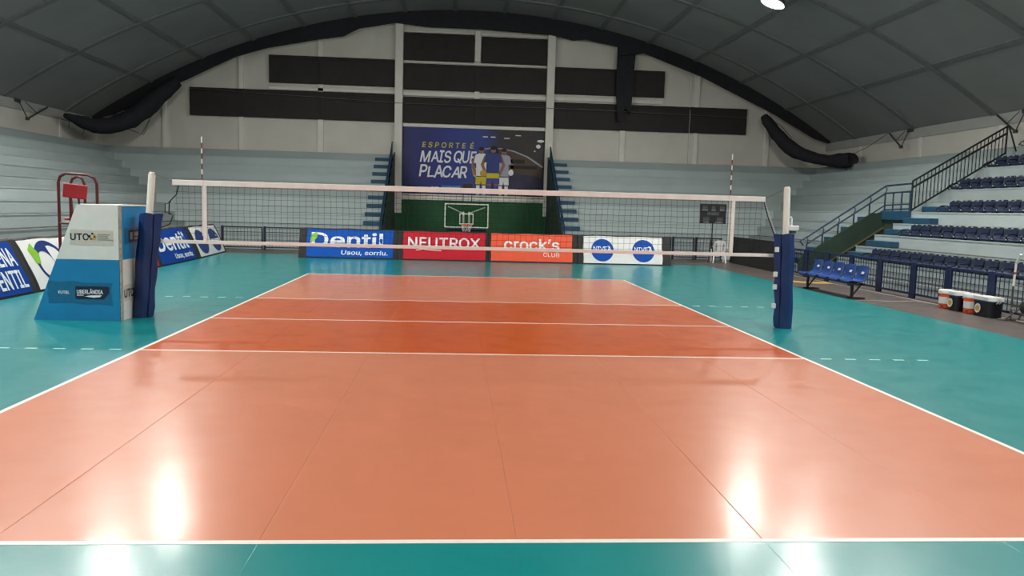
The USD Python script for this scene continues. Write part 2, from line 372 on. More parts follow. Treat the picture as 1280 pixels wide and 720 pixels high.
# eave brackets
def bracket(x, y, dy, label):
    s = 1 if x > 0 else -1
    t = thing('eave_bracket', label, 'bracket', (x, y, EAVE - .80))
    part('strut', tube([(-s * .30, 0, 0), (-s * .02, dy, .72)], .035, 8), 'metal_dark', t)
    part('foot', cbx(-s * .30 - .06, -s * .30 + .06, -.07, .07, -.06, .06, .015), 'metal_dark', t)
    part('tie', tube([(-s * .29, 0, .02), (s * .1, .15, .72)], .02, 6), 'metal_dark', t)
    part('tie', tube([(-s * .18, dy * .45, .33), (s * .1, dy * .3, .74)], .016, 6), 'metal_dark', t)
    part('wall_plate', cbx(*sorted((s * .08, s * .16)), -.1, .3, .66, .80, .01), 'metal_dark', t)
bracket(WL + .2, 20.4, 2.2, 'dark steel strut under the eave of the left wall')
bracket(WR - .2, 19.7, 1.5, 'dark steel strut on the right wall between the black roll and the balustrade')
bracket(WR - .2, 12.7, 1.4, 'dark steel strut on the right wall just above the top of the balustrade')

# ================================================================== BLEACHERS
RUN, RISE = .615, .385
XR = lambda n: 11.7 + RUN * (n - 1)
XL = lambda n: -10.8 - RUN * (n - 1)
YB = lambda n: 20.47 + RUN * (n - 1)
TZ = lambda n: RISE * n - .1
def tiers(t, boxes, lo=1, hi=12):
    """boxes(n) -> list of (x0, x1, y0, y1) footprints of tier n; the tread plate sits on the riser block"""
    for n in range(lo, hi + 1):
        for (x0, x1, y0, y1) in boxes(n):
            r = part('tier', bx(x0, x1, y0, y1, 0 if n == lo else TZ(n - 1) - .015, TZ(n) - .012), 'bleacher_shaded_paint_' + 'abcab'[(n * 7) % 5], t, smooth=False)
            e = .025
            part('tread', bx(x0 + (e if t_in[0] == 'x' else 0), x1 - (e if t_in[0] == 'X' else 0), y0 + (e if t_in[0] == 'y' else 0), y1, TZ(n) - .014, TZ(n)), 'tread_concrete', r, smooth=False)
            yield_edge(t, r, n, x0, x1, y0, y1)
t_in = ['y']
def yield_edge(t, r, n, x0, x1, y0, y1):
    e, o = .03, .014
    q = {'x': (x0 - o, x0 + e, y0, y1), 'X': (x1 - e, x1 + o, y0, y1), 'y': (x0, x1, y0 - o, y0 + e)}[t_in[0]]
    part('nosing', bx(*q, TZ(n) - .035, TZ(n) + .002), 'bleacher_shaded_paint_' + 'abcab'[(n * 7) % 5], r, smooth=False)
EX0, EX1 = -3.55, 4.32
t_in[0] = 'y'
bl = thing('concrete_bleacher', 'pale blue-grey stepped bleacher left of the mural, behind the net', 'bleacher', (-7, 24, 0))
def off_tiers(t, f, lo=1, hi=12):
    global part
    keep = part
    o = base(t)
    def p2(name, mesh, m, parent, **k):
        mesh = mesh.copy(); mesh.apply_translation(-o); return keep(name, mesh, m, parent, **k)
    part = p2
    tiers(t, f, lo, hi)
    part = keep
off_tiers(bl, lambda n: [(XL(n), EX0, YB(n), WALL_Y - .04)])
br = thing('concrete_bleacher', 'pale blue-grey stepped bleacher right of the mural, behind the net', 'bleacher', (8, 24, 0))
off_tiers(br, lambda n: [(EX1, XR(n), YB(n), WALL_Y - .04)])
t_in[0] = 'X'
sl = thing('concrete_bleacher', 'long pale stepped bleacher along the left wall', 'bleacher', (-14, 5, 0))
off_tiers(sl, lambda n: [(WL + .04, XL(n), REAR + 1, WALL_Y - .04)])
t_in[0] = 'x'
V0, V1 = 12.0, 13.7                              # the vomitory gap in the right-hand stand
srn = thing('concrete_bleacher', 'pale stepped stand on the right carrying the navy seats', 'bleacher', (15, 2, 0))
off_tiers(srn, lambda n: [(XR(n), WR - .04, REAR + 1, V0)])
srf = thing('concrete_bleacher', 'pale stepped bleacher in the right rear corner beyond the blue stair rail', 'bleacher', (15, 20, 0))
def far(n):
    return [(XR(n), WR - .04, V1, WALL_Y - .04)] + ([(XR(n), WR - .04, V0 + .003, V1)] if n >= 6 else [])
off_tiers(srf, far)

# blue half steps in the aisles
def steps(t, lst):
    for (x0, x1, y0, y1, z0, z1) in lst:
        part('half_step', cbx(x0, x1, y0, y1, z0 + .001, z1, .012), 'step_blue', t, off=t)
H = RISE / 2
steps(bl, [(-4.46, EX0 + .02, YB(n + 1) - .3, YB(n + 1), TZ(n), TZ(n) + H) for n in range(1, 12)])
steps(br, [(EX1 - .02, 5.23, YB(n + 1) - .3, YB(n + 1), TZ(n), TZ(n) + H) for n in range(1, 12)])
steps(srn, [(XR(n + 1) - .3, XR(n + 1), 10.5, V0 - .02, TZ(n), TZ(n) + H) for n in range(1, 7)])
steps(srf, [(XR(n + 1) - .3, XR(n + 1), V1 + .18, V1 + 1.3, TZ(n), TZ(n) + H) for n in range(1, 6)])

# end panels of the portal and the passage
for nm, X0, X1, tt, lb in (('portal', EX0, EX0 + .05, bl, 0), ('portal', EX1 - .05, EX1, br, 1)):
    pts = [(20.47, 0), (WALL_Y - .32, 0), (WALL_Y - .32, TZ(12) + .12), (YB(12), TZ(12) + .12), (20.47, TZ(1) + .15)]
    m = trimesh.creation.extrude_polygon(Polygon(pts), .05, engine='earcut')
    part('end_wall', frame(m, (X0, 0, 0), (0, 1, 0), (0, 0, 1)), 'dark_green', tt, smooth=False, label='dark green end wall of the stand', off=tt)
pts = [(11.72, 0), (14.8, 0), (14.8, 2.15), (14.3, 2.15), (11.72, .48)]
m = trimesh.creation.extrude_polygon(Polygon(pts), .12, engine='earcut')
part('passage_wall', frame(m, (0, V1 + .04, 0), (1, 0, 0), (0, 0, 1)), 'dark_green', srf, smooth=False, label='dark green wall of the passage through the stand', off=srf)
part('passage_trim', tube([(12.6, V1 - .09, .25), (14.75, V1 - .09, 1.65)], .05, 6), 'olive_trim', srf, off=srf)
part('passage_end_wall', bx(XR(6) - .06, XR(6) - .005, V0 + .01, V1 - .1, 0, TZ(6) - .3), 'dark_green', srf, smooth=False, off=srf)
part('landing_edge', cbx(XR(6) - .14, XR(6) - .01, V0 + .01, V1 - .05, TZ(6) - .28, TZ(6) + .04, .01), 'step_blue', srf, off=srf, label='blue edge of the landing over the passage')

# ---- guards along the portal sides
def portal_guard(X, s, label):
    t = thing('stair_guard', label, 'railing', (X, 20.9, TZ(1)))
    p0, p1 = np.array((X, 20.9, TZ(1))), np.array((X, YB(12) - .1, TZ(12)))
    d = p1 - p0
    part('top_rail', tube([p0 + (0, 0, .9), p1 + (0, 0, .62)], .03), 'rail_teal', t, off=t)
    part('middle_rail', tube([p0 + (0, 0, .62), p1 + (0, 0, .4)], .022), 'rail_teal', t, off=t)
    lo = Polygon([(p0[1], p0[2] - .25), (p1[1], p1[2] - .2), (p1[1], p1[2] + .2), (p0[1], p0[2] + .3)])
    part('side_panel', frame(trimesh.creation.extrude_polygon(lo, .04, engine='earcut'), (X - .02, 0, 0), (0, 1, 0), (0, 0, 1)), 'step_blue', t, smooth=False, off=t)
    for k in range(7):
        a = p0 + d * k / 6
        part('post', tube([a, a + (0, 0, .9 - .28 * k / 6)], .025), 'rail_teal', t, off=t)
portal_guard(EX0 - .08, -1, 'blue stair guard beside the blue steps left of the mural')
portal_guard(EX1 + .05, 1, 'blue stair guard beside the blue steps right of the mural')

# ---- blue rail round the passage
t = thing('passage_railing', 'teal blue tubular handrail climbing beside the dark green passage', 'railing', (12, V1, 0))
a, b, c = np.array((12.02, V1 + .02, 1.0)), np.array((14.78, V1 + .02, 2.86)), np.array((14.75, V0 + .1, 2.9))
rail = lambda dz, r, nm: part(nm, tube([a + (0, 0, dz), b + (0, 0, dz), c + (0, 0, dz)], r), 'rail_teal', t, off=t)
rail(.26, .032, 'handrail'); rail(.0, .028, 'upper_rail'); rail(-.42, .024, 'middle_rail'); rail(-.58, .024, 'lower_rail')
part('handrail_end', tube([a + (0, 0, .26), a + (-.25, 0, .1), a + (-.12, 0, -.05)], .028), 'rail_teal', t, off=t)
for k in range(6):
    p = a + (b - a) * k / 5
    part('post', tube([p + (0, 0, -1.0 + .12 * (k > 0)), p], .027), 'rail_teal', t, off=t)
    part('bracket', tube([p, p + (.02, -.04, .15), p + (-.03, 0, .26)], .016, 6), 'rail_teal', t, off=t)
for k in range(1, 4):
    p = b + (c - b) * k / 3
    part('post', tube([p + (0, 0, -.7), p], .025 if k < 3 else .04), 'rail_teal', t, off=t)
# ---- dark balustrade on the upper tiers
t = thing('balustrade', 'black barred balustrade rising to the right above the navy seats', 'railing', (14.8, V0 + .2, TZ(6)))
a, b = np.array((14.85, V0 + .2, TZ(6) + .02)), np.array((18.0, V0 + .2, TZ(6) + 2.02))
part('top_rail', tube([a + (0, 0, 1.02), b + (0, 0, .93)], .03), 'rail_black', t, off=t)
part('middle_rail', tube([a + (0, 0, .80), b + (0, 0, .70)], .034), 'rail_black', t, off=t)
part('bottom_rail', tube([a + (0, 0, .04), b + (0, 0, .04)], .03), 'rail_black', t, off=t)
for k in range(26):
    p = a + (b - a) * k / 25
    part('bar', tube([p + (0, 0, .04 if k not in (0, 25) else 0), p + (0, 0, 1.02 - .09 * k / 25)], .03 if k in (0, 25) else .014, 6), 'rail_black', t, off=t)
part('end_post', tube([b + (.05, 0, .95), b + (.3, -.1, .1)], .025), 'rail_black', t, off=t)

# ================================================================== FENCES
def fence_panel(name, p0, p1, label, mdark, h=.89, post=.18, group=None):
    p0, p1 = np.array(p0, float), np.array(p1, float); L = np.linalg.norm(p1 - p0); ang = math.degrees(math.atan2(*(p1 - p0)[::-1]))
    t = thing(name, label, 'fence', (*p0, 0), ang, group=group)
    part('post', cbx(0, post, -.03, .03, 0, h + .02, .008), mdark, t)
    part('top_rail', cbx(post, L, -.025, .025, h - .05, h, .006), mdark, t)
    part('bottom_rail', cbx(post, L, -.025, .025, .08, .13, .006), mdark, t)
    part('end_stile', cbx(L - .05, L, -.024, .024, 0, h - .05, .006), mdark, t)
    bars = [bx(x - .006, x + .006, -.006, .006, .13, h - .05) for x in np.arange(post + .13, L - .06, .14)]
    bars += [bx(post, L - .05, -.007, .005, z - .006, z + .006) for z in np.arange(.27, h - .08, .15)]
    part('wire_grid', bars, 'fence_dark' if mdark == 'fence_dark' else 'fence_blue', t, smooth=False, kind='stuff')
    return t
ordn = ['first', 'second', 'third', 'fourth', 'fifth', 'sixth', 'seventh', 'eighth', 'ninth', 'tenth', 'eleventh', 'twelfth', 'thirteenth', 'fourteenth', 'fifteenth', 'sixteenth']
ys = [13.3, 11.75, 10.25, 8.75, 7.2, 5.62, 4.2, 2.7, 1.2, -.3]
for k in range(len(ys) - 1):
    where = ['beside the black padded board', 'at the foot of the blue handrail', 'behind the far end of the blue bench', 'behind the middle of the blue bench', 'just nearer than the blue bench', 'between the bench and the coolers', 'behind the orange and black coolers', 'behind the grey folded cart', 'past the grey cart at the picture edge'][k]
    fence_panel('fence_panel', (11.1, ys[k]), (11.1, ys[k + 1] + .01), f'blue wire fence panel {where}', 'fence_blue')
xb = [-9.95, -8.25, -6.55, -4.85, -3.15, -1.45, .25, 1.95, 3.65, 5.35, 7.05, 8.85, 9.85, 11.05]
wh = ['at the left rear corner by the white circles board', 'left of the middle boards, next to a gap', 'behind the left end of the blue toothpaste board', 'behind the middle of the blue toothpaste board', 'left of the basketball stand', 'behind the red board', 'right behind the basketball stand', 'behind the orange board, near part', 'behind the orange board, far part', 'behind the white board, first half', 'behind the white board, second half', 'right of the white board by the scoreboard', 'behind the white plastic chair']
for k in range(len(xb) - 1):
    fence_panel('fence_panel', (xb[k], 19.75), (xb[k + 1] - .03, 19.75), f'dark wire fence panel {wh[k]}', 'fence_dark', h=.95, post=.1)

# ================================================================== SEATS
def seat_shell():
    """moulded bucket: pan, waterfall front, curved back; faces -x, origin at the middle of its front lower edge"""
    prof = [(0.00, .02), (-.005, .06), (.03, .085), (.12, .078), (.22, .075), (.27, .10), (.30, .18), (.325, .27), (.34, .335), (.355, .35)]
    W = .235; nv = 9; V = []; Fc = []
    for i, (x, z) in enumerate(prof):
        for j in range(nv):
            u = -1 + 2 * j / (nv - 1)
            back = max(0, (i - 4) / 5)
            w = W * (1 - .10 * back ** 3) - (.025 if i == 0 else 0)
            rim = .03 * abs(u) ** 4
            V.append((x - back * .05 * u * u + (.0 if back else 0), u * w, z + (rim if 1 < i < 6 else 0) - (.02 * u ** 6 if i == len(prof) - 1 else 0)))
    V = np.array(V); n = len(prof)
    th = np.array([.018, 0, -.012])
    V2 = np.vstack([V, V + th])
    o = n * nv
    for i in range(n - 1):
        for j in range(nv - 1):
            a, b, c, d = i * nv + j, i * nv + j + 1, (i + 1) * nv + j + 1, (i + 1) * nv + j
            Fc += [(a, c, b), (a, d, c), (o + a, o + b, o + c), (o + a, o + c, o + d)]
    def edge(a, b): Fc.extend([(a, b, o + b), (a, o + b, o + a)])
    for j in range(nv - 1): edge(j, j + 1); edge((n - 1) * nv + j + 1, (n - 1) * nv + j)
    for i in range(n - 1): edge((i + 1) * nv, i * nv); edge(i * nv + nv - 1, (i + 1) * nv + nv - 1)
    m = trimesh.Trimesh(V2, np.array(Fc), process=False); trimesh.repair.fix_normals(m); return m
def armloop(s):
    y = s * .258
    return tube([(.02, y, .03), (.0, y, .16), (.03, y, .2), (.24, y, .21), (.29, y, .17), (.30, y, .06)], .015, 6)
seat_proto = None
seat_rows = {2: (10.1, 16), 4: (10.15, 13), 6: (10.2, 10), 8: (11.65, 9), 10: (11.7, 6), 12: (11.7, 4)}
rowname = {2: 'in the lowest row', 4: 'in the second row up', 6: 'in the third row up', 8: 'in the fourth row up', 10: 'in the fifth row up', 12: 'in the top row'}
for n, (y0, cnt) in seat_rows.items():
    for k in range(cnt):
        loc = (XR(n) - .02, y0 - .53 * k, TZ(n) + .004)
        pos = f'{ordn[k]} from the stair aisle' if k else 'right beside the stair aisle'
        lab = f'navy stadium seat {rowname[n]}, {pos}'
        if seat_proto is None:
            t = thing('stadium_seat', lab, 'seat', loc, group='navy stadium seats on the right stand')
            part('shell', seat_shell(), 'seat_navy', t, smooth=50)
            part('arm', armloop(1), 'seat_black', t); part('arm', armloop(-1), 'seat_black', t)
            part('back_rim', tube([(.335, -.2, .17), (.352, -.205, .33), (.36, -.17, .36), (.365, 0, .365), (.36, .17, .36), (.352, .205, .33), (.335, .2, .17)], .014, 6), 'seat_black', t)
            part('number_plate', cbx(.325, .352, -.035, .035, .335, .372, .004), 'plate_grey', t, label='white number plate')
            part('bracket', cbx(.06, .26, -.05, .05, 0, .07, .005), 'seat_black', t)
            part('arm_bolt', trimesh.creation.icosphere(1, .018, ).apply_translation((.0, -.26, .07)), 'label_white', t)
            seat_proto = t
        else:
            dup(seat_proto, loc, 0, lab)
# loop at the aisle end of each row
for n, (y0, cnt) in seat_rows.items():
    y = y0 + .32
    single('end_arm_loop', tube([(XR(n) + .02, y, TZ(n) + .01), (XR(n) - .02, y + .05, TZ(n) + .03), (XR(n), y + .2, TZ(n) + .05), (XR(n) + .12, y + .22, TZ(n) + .16), (XR(n) + .28, y + .2, TZ(n) + .2), (XR(n) + .3, y, TZ(n) + .02)], .018, 6), 'seat_black',
           f'black bent tube armrest at the aisle end of the seats {rowname[n]}', 'armrest', smooth=True)

# ================================================================== VOLLEYBALL NET
NT, NB = 2.285, 1.27
nl, nr = -5.05, 4.96
net = thing('volleyball_net', 'volleyball net with white top tape stretched across the court', 'net', (0, 0, 0))
part('top_tape', cbx(nl, nr, -.012, .012, NT - .09, NT, .005), 'net_tape', net)
part('bottom_tape', cbx(-5.36, 5.2, -.008, .008, NB - .03, NB + .03, .004), 'net_tape', net)
for X in (-4.53, 4.40):
    sb = part('side_band', cbx(X - .028, X + .028, -.016, .016, NB - .03, NT - .09, .004), 'net_tape', net)
    part('band_print', frame(text('NET', .035, .13), (X + .018, -.018, 1.93), (0, 0, 1), (-1, 0, 0)), 'grey_ink', sb, smooth=False) if False else None
cords = []
for i, z in enumerate(np.linspace(NB + .05, NT - .1, 10)):
    cords.append(bx(nl + .03, nr - .03, -.002, .002, z - .0023, z + .0023))
for x in np.arange(nl + .06, nr - .03, .1):
    sway = .012 * math.sin(x * 2.1)
    cords.append(tube([(x, 0, NT - .09), (x + sway, .004, (NT + NB) / 2), (x, 0, NB)], .0021, 4))
part('mesh_netting', cords, 'net_cord', net, smooth=False, kind='stuff')
part('end_cord', tube([(nr - .02, 0, NT - .08), (nr + .06, 0, 1.95), (nr + .2, 0, 1.62)], .008, 6), 'net_cord', net)
part('end_cord', tube([(nl + .1, 0, NT - .09), (nl + .06, .02, 2.05), (nl - .05, 0, 1.92), (nl - .06, 0, 1.72), (nl + .0, .02, 1.7), (nl - .05, 0, 1.55), (nl - .26, 0, 1.47)], .009, 6), 'net_cord', net)
part('end_cord', tube([(nl - .03, .01, 1.92), (nl - .12, 0, 1.88), (nl - .12, 0, 1.75), (nl - .02, .01, 1.72)], .007, 6), 'net_cord', net)
part('tension_cable', tube([(nl, 0, NT - .03), (-5.36, 0, 2.38)], .006, 5), 'metal_grey', net)
part('tension_cable', tube([(nr, 0, NT - .03), (5.3, 0, 2.42)], .006, 5), 'metal_grey', net)
part('tension_cable', tube([(nr - .02, 0, NT - .06), (5.22, 0, 1.55)], .005, 5), 'net_tape', net)
for X in (-4.565, 4.33):
    an = part('antenna', tube([(X, -.02, NB + .1), (X, -.02, 2.95)], .006, 6), 'antenna_white', net, label='red and white striped antenna')
    for k in range(4):
        z = NT + .06 + .17 * k
        part('stripe', tube([(X, -.02, z - .05), (X, -.02, z + .04)], .0095, 6), 'antenna_red', an)
        part('stripe', tube([(X, -.02, z + .04), (X, -.02, z + .14)], .0088, 6), 'antenna_white', an)
part('tape_print', frame(text('MIKASA', .03, .35), (-4.3, -.014, NT - .06), (1, 0, 0), (0, 0, 1)), 'grey_ink', net, smooth=False) if False else None

def lerp(a, b, t): return np.array(a) + (np.array(b) - np.array(a)) * t
def net_post(b0, t0, padz, label, flap):
    b0, t0 = np.array(b0, float), np.array(t0, float)
    t = thing('net_post', label, 'net post', b0)
    d = t0 - b0
    part('pole', tube([b0, b0 + d * .985, b0 + d], [.055, .055, .035], 16), 'post_white', t, off=t)
    # padding: soft sleeve with long folds
    V, n, k = [], 40, 15
    for i in range(k):
        s = i / (k - 1) * padz / d[2]
        c = b0 + d * s
        for j in range(n):
            a = 2 * math.pi * j / n
            r = .142 + .010 * math.sin(4 * a + 1) + .006 * math.sin(9 * a + i * .25) + .008 * math.sin(i * .9 + 2 * a)
            sq = 1 / max(abs(math.cos(a)), abs(math.sin(a))) ** .35
            V.append(c + (r * sq * math.cos(a), r * sq * math.sin(a), .012 * math.sin(3 * a) * (i == k - 1)))
    Fc = []
    for i in range(k - 1):
        for j in range(n):
            A, B, C_, D = i * n + j, i * n + (j + 1) % n, (i + 1) * n + (j + 1) % n, (i + 1) * n + j
            Fc += [(A, B, C_), (A, C_, D)]
    top = b0 + d * (padz / d[2])
    V.append(top - (0, 0, .05)); V.append(b0)
    for j in range(n): Fc += [((k - 1) * n + j, (k - 1) * n + (j + 1) % n, len(V) - 2), (j, len(V) - 1, (j + 1) % n)]
    pd = part('padding', trimesh.Trimesh(np.array(V), np.array(Fc), process=False), 'pad_blue', t, off=t, label='dark blue foam sleeve')
    # flap along one side with tie-down patches
    fx = flap
    zz = np.linspace(.03, padz, 12)
    pts = []
    for i, z in enumerate(zz):
        c = b0 + d * (z / d[2])
        wdt = .055 + .05 * (z / padz) ** 3 + .012 * math.sin(i * 1.7)
        pts.append((c[0] + fx * .13, c[0] + fx * (.14 + wdt), c[1] - .10, z))
    V, Fc = [], []
    for x0, x1, y, z in pts: V += [(x0, y - .012, z), (x1, y + .03, z), (x1, y + .055, z), (x0, y + .03, z)]
    for i in range(len(pts) - 1):
        for j in range(4):
            A, B = i * 4 + j, i * 4 + (j + 1) % 4
            Fc += [(A, B, B + 4), (A, B + 4, A + 4)]
    e = len(V) - 4; Fc += [(0, 2, 1), (0, 3, 2), (e, e + 1, e + 2), (e, e + 2, e + 3)]
    m = trimesh.Trimesh(np.array(V), np.array(Fc), process=False); trimesh.repair.fix_normals(m)
    part('flap', m, 'pad_blue', pd, off=t)
    return t, pd
tl, pd = net_post((-5.57, .02, 0), (-5.375, .02, 2.40), 1.72, 'left volleyball post in dark blue padding next to the referee stand', 1)
tr, pdr = net_post((5.41, -.02, 0), (5.33, -.02, 2.47), 1.65, 'right volleyball post in dark blue padding with white winch', -1)
for z in (1.38, .95, .73, .40):
    part('patch', cbx(5.13, 5.20, -.155, -.12, z - .045, z + .045, .006), 'label_white', pdr, off=tr)
w = part('winch', cbx(5.38, 5.56, -.08, .06, 1.71, 1.80, .01), 'plastic_white', tr, off=tr, label='white net winch')
part('crank', tube([(5.44, -.03, 1.80), (5.44, -.03, 1.92), (5.41, -.03, 1.95)], .02, 8), 'plastic_white', w, off=tr)
part('ratchet', cbx(5.42, 5.52, -.06, .04, 1.665, 1.71, .006), 'metal_dark', w, off=tr)

# ================================================================== REFEREE STAND
rf = thing('referee_stand', 'referee stand with white and blue club panels and red steel seat', 'referee stand', (-6.3, 0, 0))
Y0, Y1 = -.50, .62
ZS, ZT, XT, XB, XRR = .975, 1.84, -6.35, -7.05, -5.72
xl = lambda z: XB + (XT - XB) * z / ZT
def slab_xz(pts, y0, y1): return frame(trimesh.creation.extrude_polygon(Polygon(pts), y1 - y0, engine='earcut'), (0, y1, 0), (1, 0, 0), (0, 0, 1))
fp = part('front_panel_lower', slab_xz([(XB, 0), (XRR, 0), (XRR, ZS), (xl(ZS), ZS)], Y0, Y0 + .06), 'panel_blue', rf, smooth=False, off=rf, label='blue lower half of the front panel')
fq = part('front_panel_upper', slab_xz([(xl(ZS), ZS + .002), (XRR, ZS + .002), (XRR, ZT), (XT, ZT)], Y0, Y0 + .06), 'panel_white', rf, smooth=False, off=rf, label='white upper half of the front panel')
part('corner_strip', cbx(XRR + .002, XRR + .03, Y0 + .005, Y0 + .075, 0, ZT + .005, .006), 'panel_edge', rf, off=rf)
sp_l = part('side_panel_lower', bx(XRR - .03, XRR + .02, Y0 + .08, Y1, 0, ZS), 'panel_white', rf, smooth=False, off=rf, label='white lower half of the side panel')
sp_u = part('side_panel_upper', bx(XRR - .03, XRR + .02, Y0 + .08, Y1, ZS + .002, ZT - .02), 'panel_blue_light', rf, smooth=False, off=rf, label='blue upper half of the side panel')
part('slope_panel', cat_([slab_xz([(XB, 0), (XB + .05, 0), (XT + .05, ZT), (XT, ZT)], Y0 + .06, Y1)]), 'panel_white', rf, smooth=False, off=rf)
part('back_panel', slab_xz([(XB, 0), (XRR, 0), (XRR, ZT), (XT, ZT)], Y1 + .001, Y1 + .05), 'panel_white', rf, smooth=False, off=rf)
part('top_board', cbx(XT + .02, XRR + .015, Y0 + .06, Y1, ZT - .015, ZT + .012, .005), 'panel_white', rf, off=rf)
FY = Y0 - .001
def on_front(m, x, z, n=0): return frame(m, (x, FY - .004 * n, z), (1, 0, 0), (0, 0, 1))
def rough_rect(w, h, j=.006, seed=1):
    r = random.Random(seed); p = []
    for (x, y, dx, dy, L) in ((0, 0, 1, 0, w), (w, 0, 0, 1, h), (w, h, -1, 0, w), (0, h, 0, -1, h)):
        for k in range(5): p.append((x + dx * L * k / 5 + r.uniform(-j, j), y + dy * L * k / 5 + r.uniform(-j, j)))
    return Polygon(p).buffer(0)
st = part('club_sticker', on_front(ext(rough_rect(.66, .24, .008, 3), .003), -6.46, 1.205), 'tape_translucent', fq, smooth=False, off=rf, label='worn sticker with the letters UTC')
part('lettering', on_front(text('UTC', .10, .28, .003), -6.455, 1.285, 1), 'black_ink', fq, smooth=False, off=rf)
em = [ext(ell(.06, .05, .055, .05).difference(ell(.045, .06, .03, .028)), .003)]
part('emblem', on_front(cat_(em), -6.17, 1.285, 1), 'gold_ink', fq, smooth=False, off=rf)
part('emblem_dots', on_front(ext(unary_union([ell(.0, .06, .022, .02), ell(.05, .105, .016, .014), ell(.08, .055, .012, .012), ell(.03, .02, .014, .012)]), .003), -6.165, 1.285, 2), 'black_ink', fq, smooth=False, off=rf)
part('small_print', on_front(cat_([ext(sbox(0, y, w_, y + .014), .003) for y, w_ in ((0, .24), (.028, .17), (.056, .16), (.084, .19))]), -6.04, 1.285, 1), 'grey_ink', fq, smooth=False, off=rf)
part('tape_patch', on_front(ext(rough_rect(.98, .36, .02, 5), .003), -6.82, .26), 'tape_blue', fp, smooth=False, off=rf, label='darker blue adhesive patch')
part('lettering', on_front(text('FUTEL', .045, .17, .003), -6.66, .425, 1), 'white_ink', fp, smooth=False, off=rf)
plate = Polygon([(0, .02), (.02, 0), (.44, 0), (.52, .1), (.52, .19), (.5, .205), (.02, .205), (0, .19)])
part('sticker', on_front(ext(plate, .003), -6.40, .345, 1), 'navy_ink', fp, smooth=False, off=rf, label='navy city sticker')
part('lettering', on_front(text('UBERLÂNDIA', .062, .40, .003), -6.375, .43, 2), 'white_ink', fp, smooth=False, off=rf)
part('swoosh', on_front(ext(Polygon([(0, .01), (.1, .03), (.27, .035), (.24, .0), (.14, -.01)]), .003), -6.26, .378, 2), 'white_ink', fp, smooth=False, off=rf)
part('small_print', on_front(ext(sbox(0, 0, .1, .012), .003), -6.375, .40, 2), 'white_ink', fp, smooth=False, off=rf)
SX = XRR + .021
def on_side(m, y, z, n=0): return frame(m, (SX + .004 * n, y, z), (0, 1, 0), (0, 0, 1))
part('club_sticker', on_side(ext(rough_rect(.6, .26, .008, 8), .003), -.39, .30), 'tape_translucent', sp_l, smooth=False, off=rf)
part('lettering', on_side(text('UTC', .13, .36, .003), -.38, .36, 1), 'black_ink', sp_l, smooth=False, off=rf)
part('tape_patch', on_side(ext(rough_rect(.6, .27, .01, 9), .003), -.32, 1.22), 'tape_blue', sp_u, smooth=False, off=rf)
part('sticker', on_side(ext(rough_rect(.42, .2, .004, 4), .003), -.16, 1.25, 1), 'navy_ink', sp_u, smooth=False, off=rf)
part('small_print', on_side(cat_([ext(sbox(0, 0, .1, .12), .003), ext(sbox(.14, .0, .34, .03), .003), ext(sbox(.14, .05, .34, .12), .003)]), -.12, 1.29, 2), 'grey_ink', sp_u, smooth=False, off=rf)
# steel ladder frame
YF = .35
part('frame_tube', tube([(-7.02, YF, .0), (-7.02, YF, 2.2), (-6.99, YF, 2.29), (-6.9, YF, 2.345), (-6.54, YF, 2.33), (-6.44, YF, 2.28), (-6.40, YF, 2.18), (-6.40, YF, 0)], .024, 10), 'ref_red', rf, off=rf)
part('frame_tube', tube([(-6.67, YF - .35, .05), (-6.67, YF - .35, 2.15), (-6.63, YF - .35, 2.25), (-6.55, YF - .35, 2.29), (-6.47, YF - .35, 2.25), (-6.44, YF - .35, 2.15), (-6.44, YF - .35, .05)], .022, 10), 'ref_red', rf, off=rf)
part('crossbar', tube([(-7.02, YF, 1.52), (-6.3, YF, 1.50)], .024, 8), 'ref_red', rf, off=rf)
part('crossbar', tube([(-7.02, YF, .9), (-6.36, YF, .9)], .022, 8), 'ref_red', rf, off=rf)
bk = cbx(-.19, .19, -.015, .015, -.115, .115, .014)
bk.apply_transform(trimesh.transformations.rotation_matrix(.10, (0, 1, 0))); bk.apply_translation((-6.58, -.03, 2.05))
part('seat_back', bk, 'ref_seat_red', rf, off=rf, label='red padded backrest')
part('seat', cbx(-6.78, -6.38, -.0, .33, 1.58, 1.62, .012), 'ref_seat_red', rf, off=rf)
part('back_bracket', [tube([(-6.66, -.01, 1.95), (-6.64, .0, 1.6)], .02, 6), tube([(-6.54, -.01, 1.95), (-6.5, .0, 1.6)], .016, 6)], 'ref_red', rf, off=rf)

